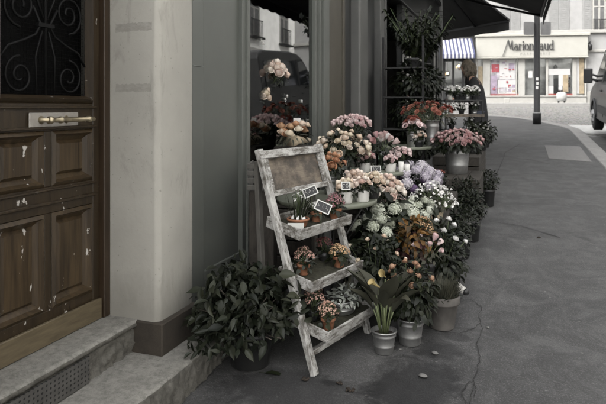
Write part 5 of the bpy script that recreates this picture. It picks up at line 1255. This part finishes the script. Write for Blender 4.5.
# ============================================================ BACK RACKS
def rack(name,label,c,w,dp,levels,hgt,rz,mat='black_metal',board='table_iron'):
    r=thing(name,label,'plant rack',(c[0],c[1],gz(c[1])),rz)
    for a in (-1,1):
        for b in (-1,1):
            B=MB(); B.box(a*w/2-.012,a*w/2+.012,b*dp/2-.012,b*dp/2+.012,-.03,hgt); B.build('rack_post',MAT[mat],r)
    for z in levels:
        B=MB(); B.box(-w/2,w/2,-dp/2-.02,dp/2+.02,z-.02,z); B.build('shelf',MAT[board],r,bevel=.003)
    return r
R1=(-1.32,8.0); lv1=[.45,.85,1.25,1.62]
rack('plant_rack','tall black plant rack crowded with dark foliage before the open doorway',R1,.5,1.3,lv1,2.0,0)
for i,(dx,dy,k,kind,lab) in enumerate(((.1,-.5,3,'fan','tall dark feathery plant at the near end of the top rack shelf'),(.05,-.05,3,'fan','dark feathery plant in the middle of the top rack shelf'),(.12,.4,3,'fan','dark feathery plant at the far end of the top rack shelf'),
     (.1,-.45,2,'white','dark leaved pot with small white blooms on the third rack shelf'),(.08,.0,2,'pink','dark leaved pot with pale pink blooms on the third rack shelf'),(.1,.45,2,'dark','glossy dark leaved pot at the far end of the third rack shelf'),
     (.1,-.45,1,'dark','bushy dark pot at the near end of the second rack shelf'),(.1,.35,1,'box','dark pot beside the white boxes on the second rack shelf'),(.08,-.2,0,'dark','dark bush on the lowest rack shelf'),(.1,.4,0,'dark','dark bush at the far end of the lowest rack shelf'))):
    r=plant('rack_plant',lab,'potted plant',(R1[0]+dx,R1[1]+dy,gz(R1[1])+lv1[k]),'dark potted plants on the tall rack'); pot(r,'dark',.08,.06,.12)
    if kind=='fan':
        mb=MB()
        for j in range(24):
            a=j*2.4; L=rnd(.3,.78); tip=Vector((math.cos(a)*L*.5,math.sin(a)*L*.5,L)); b=Vector((0,0,.1)); mb.tube([b,b.lerp(tip,.5)+Vector((0,0,.05)),tip],.004,4,1)
            for q in range(16):
                t=.3+.7*q/15; p=b.lerp(tip,t); mb.leaf(p,(rnd(-1,1),rnd(-1,1),rnd(-.4,.5)),(0,0,1),.1,.036,.4)
        mb.build('foliage',[MAT['leaf_dark'],MAT['stem']],r)
    else: fol(r,'leaf_dark',dome,(0,0,.22),640,.3,.24,.075,.035,2.5,.3)
    if kind=='white': put_blooms(r,'bloom','cup','pet_white',8,.03,(0,0,.22),.17,.15,1.3)
    if kind=='pink': put_blooms(r,'bloom','rose','pet_blush',6,.035,(0,0,.22),.17,.12,1.3)
for i,(dy,h,lab) in enumerate(((.0,.16,'taller white gift box on the tall plant rack'),(-.16,.1,'shorter white gift box on the tall plant rack'))):
    B=MB(); B.box(-.07,.07,-.06,.06,0,h); o=B.build('gift_box',MAT['white_pot'],bevel=.004); tag(o,lab,'box'); o.location=(R1[0]+.17,R1[1]+dy+.12,gz(R1[1])+lv1[1]+.001)
p2=P(461,130,9.1); R2=(p2.x,p2.y); g2=gz(p2.y); lv2=[.42,1.6+(107-129)/589*9.1-g2,1.6+(107-114.5)/589*9.1-g2,1.6+(107-100)/589*9.1-g2]
rack('metal_rack','black metal flower rack with pots of white flowers in front of the bending person',R2,.56,.36,lv2,lv2[-1]+.02,TH)
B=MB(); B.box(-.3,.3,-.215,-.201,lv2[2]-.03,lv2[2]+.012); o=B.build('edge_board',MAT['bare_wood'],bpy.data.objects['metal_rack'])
M2=Matrix.Translation((R2[0],R2[1],g2))@Matrix.Rotation(TH,4,'Z')
WH='white flowering pots on the metal rack'
for i,(x,k,lab,pk) in enumerate(((-.2,3,'white cyclamen pot at the near left of the top metal shelf','white'),(-.07,3,'white cyclamen in a dark pot, second along the top metal shelf','dark'),(.07,3,'white cyclamen in a silver bucket, third along the top metal shelf','zinc'),(.2,3,'white cyclamen at the pavement end of the top metal shelf','dark'),
      (-.18,2,'small white pot with sparse blooms on the plank edged shelf','white'),(.0,2,'leafy pot with white blooms at the middle of the plank edged shelf','dark'),(.18,2,'zinc pot with white blooms at the end of the plank edged shelf','zinc'),
      (-.15,1,'white blooms in a dark pot on the low metal shelf','dark'),(.1,1,'small silver pot of white blooms on the low metal shelf','zinc'),(-.1,0,'dark leafy pot on the bottom metal shelf','dark'),(.15,0,'second dark leafy pot on the bottom metal shelf','dark'))):
    q=M2@Vector((x,rnd(-.08,.02)-.03,lv2[k])); r=plant('white_flower_pot',lab,'potted plant',q,WH); pot(r,pk,.045,.036,.08)
    fol(r,'leaf_dark',dome,(0,0,.1),70,.07,.06,.04,.025,2.,.2)
    if k: put_blooms(r,'bloom','cyclamen','pet_white',20 if k==3 else 12,.026,(0,0,.1),.075,.11,1.3)
# ============================================================ PLANTS INSIDE THE WINDOW
def inside(name,label,px,py,d,pk,pr,ph,bl,mat,n,size,rad,hh,leaf='leaf_dark',z=1.511):
    p=P(px,py,d); r=plant(name,label,'potted plant',(p.x,p.y,z),'flowers displayed inside the shop window'); pot(r,pk,pr,pr*.8,ph)
    fol(r,leaf,dome,(0,0,ph+.03),60,rad*.9,hh*.7,.045,.022,2.,.3); put_blooms(r,'bloom',bl,mat,n,size,(0,0,ph+.03),rad,hh,1.35); return r
inside('rose_vase','tall vase of pale cream roses inside the window',267,100,4.71,'dark',.07,.28,'rose','pet_peach',44,.036,.165,.16)
inside('rose_vase','shorter vase of cream roses behind the window glass near the frame',258,110,4.55,'dark',.06,.10,'rose','pet_cream',24,.032,.10,.12)
inside('white_flower_pot','white ceramic pot of small white flowers inside the window',294,118,5.27,'white',.042,.075,'rose','pet_white',13,.02,.075,.085,leaf='leaf_mid')
inside('basket_plant','brown basket of white flowers tied with a pale ribbon inside the window',277,118,4.94,'kraft',.06,.10,'rose','pet_white',14,.022,.095,.10)
inside('basket_plant','small yellowish pot beside the basket inside the window',285,118,5.12,'terracotta',.04,.12,'rose','pet_cream',7,.026,.06,.09)
inside('rose_vase','high vase of white orchid like blooms at the window edge',253,70,4.47,'dark',.045,.48,'cup','pet_white',12,.034,.06,.12)
# ============================================================ LITTER ON THE PAVEMENT
p=G(275,375); r=thing('fallen_leaf','single curled dark leaf lying on the pavement in front of the ivy pot','leaf',(p.x,p.y,p.z+.006)); B=MB(); B.leaf((-.05,-.01,.0),(1,.25,.12),(0,0,1),.11,.042,.25,.3,0,(.3,1,.8,.05)); B.tube([(-.05,-.01,.001),(-.085,-.02,.004)],.0018,4); B.build('blade',MAT['leaf_dark'],r)
for (px,py,s,lab) in ((435,354,.020,'round pale pebble at the edge of the dark asphalt patch'),(423,377,.022,'flat white pebble on the dark asphalt patch'),(488,328,.012,'tiny pale pebble beside the pavement crack'),(400,350,.010,'tiny pale chip in front of the rose bucket')):
    p=G(px,py); B=MB(); B.lathe([(.001,0),(s*.8,.001),(s,s*.18),(s*.7,s*.42),(.001,s*.5)],12,sx=1.15,sy=.85); o=B.build('pebble',MAT['pebble']); o.location=(p.x,p.y,p.z+.003); o.rotation_euler=(0,0,rnd(0,3)); tag(o,lab,'pebble','pale pebbles on the pavement')
for i,(px,py,lab) in enumerate(((341,384,'dark soil crumb right of the ladder foot'),(350,391,'largest dark soil crumb near the asphalt patch'),(305,380,'small dark soil crumb near the fallen leaf'),(539,238,'small dark scrap of litter on the open pavement'))):
    p=G(px,py); B=MB(); 
    for k in range(7): B.lathe([(.001,0),(.008,.002),(.009,.006),(.001,.011)],7,(rnd(-.016,.016),rnd(-.014,.014),0),sx=rnd(.6,1.3))
    o=B.build('soil_crumb',MAT['soil']); o.location=(p.x,p.y,p.z+.002); tag(o,lab,'litter')
# ============================================================ PERSON
hp=P(478,62,10.2); base=Vector((hp.x,hp.y,gz(hp.y)))
per=thing('person','person with tousled fair hair and a dark coat bending over the white flower rack','person',base,radians(-78))   # faces local -X/-Y, towards the rack
def skinned(name,verts,edges,rad,mat,parent,sub=2,root=0):
    me=bpy.data.meshes.new(name); me.from_pydata([tuple(v) for v in verts],edges,[]); me.materials.append(mat)
    o=bpy.data.objects.new(name,me); COL.objects.link(o); o.parent=parent
    m=o.modifiers.new('skin','SKIN'); m.use_smooth_shade=True
    lay=me.skin_vertices[0] if me.skin_vertices else None
    if lay is None:
        bpy.context.view_layer.objects.active=o; lay=me.skin_vertices[0]
    for i,r_ in enumerate(rad): lay.data[i].radius=(r_ if isinstance(r_,(tuple,list)) else (r_,r_))
    lay.data[root].use_root=True
    s_=o.modifiers.new('sub','SUBSURF'); s_.levels=sub; s_.render_levels=sub
    return o
V=[(0,0,.92),(0,-.01,1.08),(0,-.06,1.28),(0,-.10,1.42),(0,-.15,1.50),(0,-.19,1.565),(0,-.215,1.65),(0,-.205,1.72)]; E=[(i,i+1) for i in range(7)]; Rd=[(.15,.12),(.14,.11),(.16,.12),(.15,.1),(.055,.055),(.06,.07),(.075,.095),(.06,.075)]
def chain(start,pts,rs):
    pr=start
    for p,r_ in zip(pts,rs): V.append(p); Rd.append(r_); E.append((pr,len(V)-1)); pr=len(V)-1
    return pr
for sg in (-1,1):
    chain(0,[(sg*.10,.0,.86),(sg*.11,-.02,.48),(sg*.11,.02,.09),(sg*.115,-.10,.045),(sg*.115,-.16,.04)],[.1,.07,.05,.045,.04])
    wr=chain(3,[(sg*.19,-.09,1.40),(sg*.235,-.15,1.14),(sg*.17,-.38,1.10)],[.075,.055,.04])
    hb_=chain(wr,[(sg*.15,-.45,1.10)],[(.035,.02)])
    for k,(dx,l) in enumerate(((-.03,.07),(-.01,.08),(.01,.078),(.03,.06))):
        chain(hb_,[(sg*.15+dx,-.49,1.098),(sg*.15+dx*1.1,-.49-l*.5,1.09),(sg*.15+dx*1.1,-.49-l*.8,1.065)],[.010,.0095,.008])
    chain(wr,[(sg*.115,-.43,1.09),(sg*.105,-.47,1.075)],[.012,.01])
skinned('body',V,E,Rd,MAT['skin'],per)
hd=MB()
for sg in (-1,1): hd.lathe([(.001,-.011),(.011,0),(.001,.011)],8,(sg*.032,-.30,1.655),0); 
hd.build('eyes',MAT['dark_pot'],per); B=MB(); B.lathe([(.001,-.02),(.014,-.012),(.008,.03)],8,(0,-.315,1.625)); B.build('nose',MAT['skin'],per)
B=MB(); seg=24; rows=[(.20,.17,.42,.0),(.20,.165,.8,.0),(.185,.15,1.05,-.01),(.20,.15,1.28,-.05),(.20,.13,1.40,-.09),(.12,.1,1.47,-.12),(.075,.08,1.51,-.15)]
vs=[]
for (a,b,z,y) in rows:
    for k in range(seg):
        t=2*pi*k/seg; f=1+.02*math.sin(5*t+z*9); vs.append((a*f*math.cos(t),y+b*f*math.sin(t),z))
B.add(vs,[(i*seg+k,i*seg+(k+1)%seg,(i+1)*seg+(k+1)%seg,(i+1)*seg+k) for i in range(len(rows)-1) for k in range(seg)])
for sg in (-1,1): B.tube([(sg*.15,-.085,1.43),(sg*.2,-.09,1.39),(sg*.25,-.15,1.14),(sg*.235,-.2,1.10),(sg*.175,-.37,1.10)],[.06,.088,.07,.066,.055],12)
B.build('coat',MAT['coat'],per)
B=MB()
for sg in (-1,1): B.tube([(sg*.09,0,.9),(sg*.105,-.02,.5),(sg*.11,.02,.08)],[.115,.085,.072],12)
B.build('trousers',MAT['jeans'],per); B=MB()
for sg in (-1,1): B.tube([(sg*.112,.06,.045),(sg*.113,-.02,.06),(sg*.115,-.13,.042),(sg*.115,-.2,.035)],[.04,.055,.05,.03],10)
B.build('shoes',MAT['shoe'],per)
B=MB(); hc=Vector((0,-.19,1.675))
B.lathe([(.02,-.1),(.098,-.06),(.112,.0),(.10,.06),(.06,.1),(.001,.117)],18,(0,-.175,1.675),sx=.95,sy=1.0)
for i in range(620):
    a=rnd(-.35,pi+.35); z=rnd(-.3,1); s_=math.sqrt(1-z*z) if abs(z)<1 else 0; p=hc+Vector((.105*s_*math.cos(a),.115*s_*math.sin(a)+.005,.115*z)); d=Vector((math.cos(a)*.4,math.sin(a)*.4,0))
    L=rnd(.09,.22); B.tube([p,p+d*.06+Vector((rnd(-.03,.03),rnd(-.03,.03),-L*.35)),p+d*.05+Vector((rnd(-.04,.04),rnd(-.04,.04),-L*.7)),p+d*.03+Vector((rnd(-.05,.05),rnd(-.05,.05),-L))],[.0055,.005,.004,.0012],4)
B.build('hair',MAT['hair'],per)
# ============================================================ CAMERA, LIGHT
cam=bpy.data.cameras.new('camera'); co=bpy.data.objects.new('camera',cam); COL.objects.link(co); co.location=(0,0,ZC); co.rotation_euler=(pi/2,0,TH)
cam.sensor_width=36; cam.lens=36*F/606; cam.shift_y=-(202-HZ)/606; cam.clip_start=.05; cam.clip_end=1200
cam.dof.use_dof=True; cam.dof.focus_distance=3.5; cam.dof.aperture_fstop=5.0
scene.camera=co
wd=bpy.data.worlds.new('World'); scene.world=wd; wd.use_nodes=True; nt=wd.node_tree
sky=nt.nodes.new('ShaderNodeTexSky'); sky.sky_type='NISHITA'; sky.sun_disc=False
EL,AZ=radians(46),radians(212)
sky.sun_elevation=EL; sky.sun_rotation=AZ; sky.dust_density=6; sky.air_density=.9; sky.ozone_density=1.0
hs=nt.nodes.new('ShaderNodeHueSaturation'); hs.inputs['Saturation'].default_value=.14; nt.links.new(sky.outputs[0],hs.inputs['Color'])
bg=nt.nodes['Background']; nt.links.new(hs.outputs[0],bg.inputs[0]); bg.inputs[1].default_value=.15
sl_=bpy.data.lights.new('sun','SUN'); sl_.energy=.5; sl_.angle=radians(22); sl_.color=(1,.98,.95)
so=bpy.data.objects.new('sun',sl_); COL.objects.link(so)
sd=Vector((math.sin(AZ)*math.cos(EL),math.cos(AZ)*math.cos(EL),math.sin(EL))); so.rotation_mode='QUATERNION'; so.rotation_quaternion=Vector((0,0,1)).rotation_difference(sd); so.location=(5,0,20)
scene.view_settings.view_transform='Standard'; scene.view_settings.look='None'; scene.view_settings.exposure=2.15; scene.view_settings.gamma=1; scene.view_settings.use_curve_mapping=False
scene.render.engine='CYCLES'; scene.cycles.max_bounces=8; scene.cycles.transparent_max_bounces=12
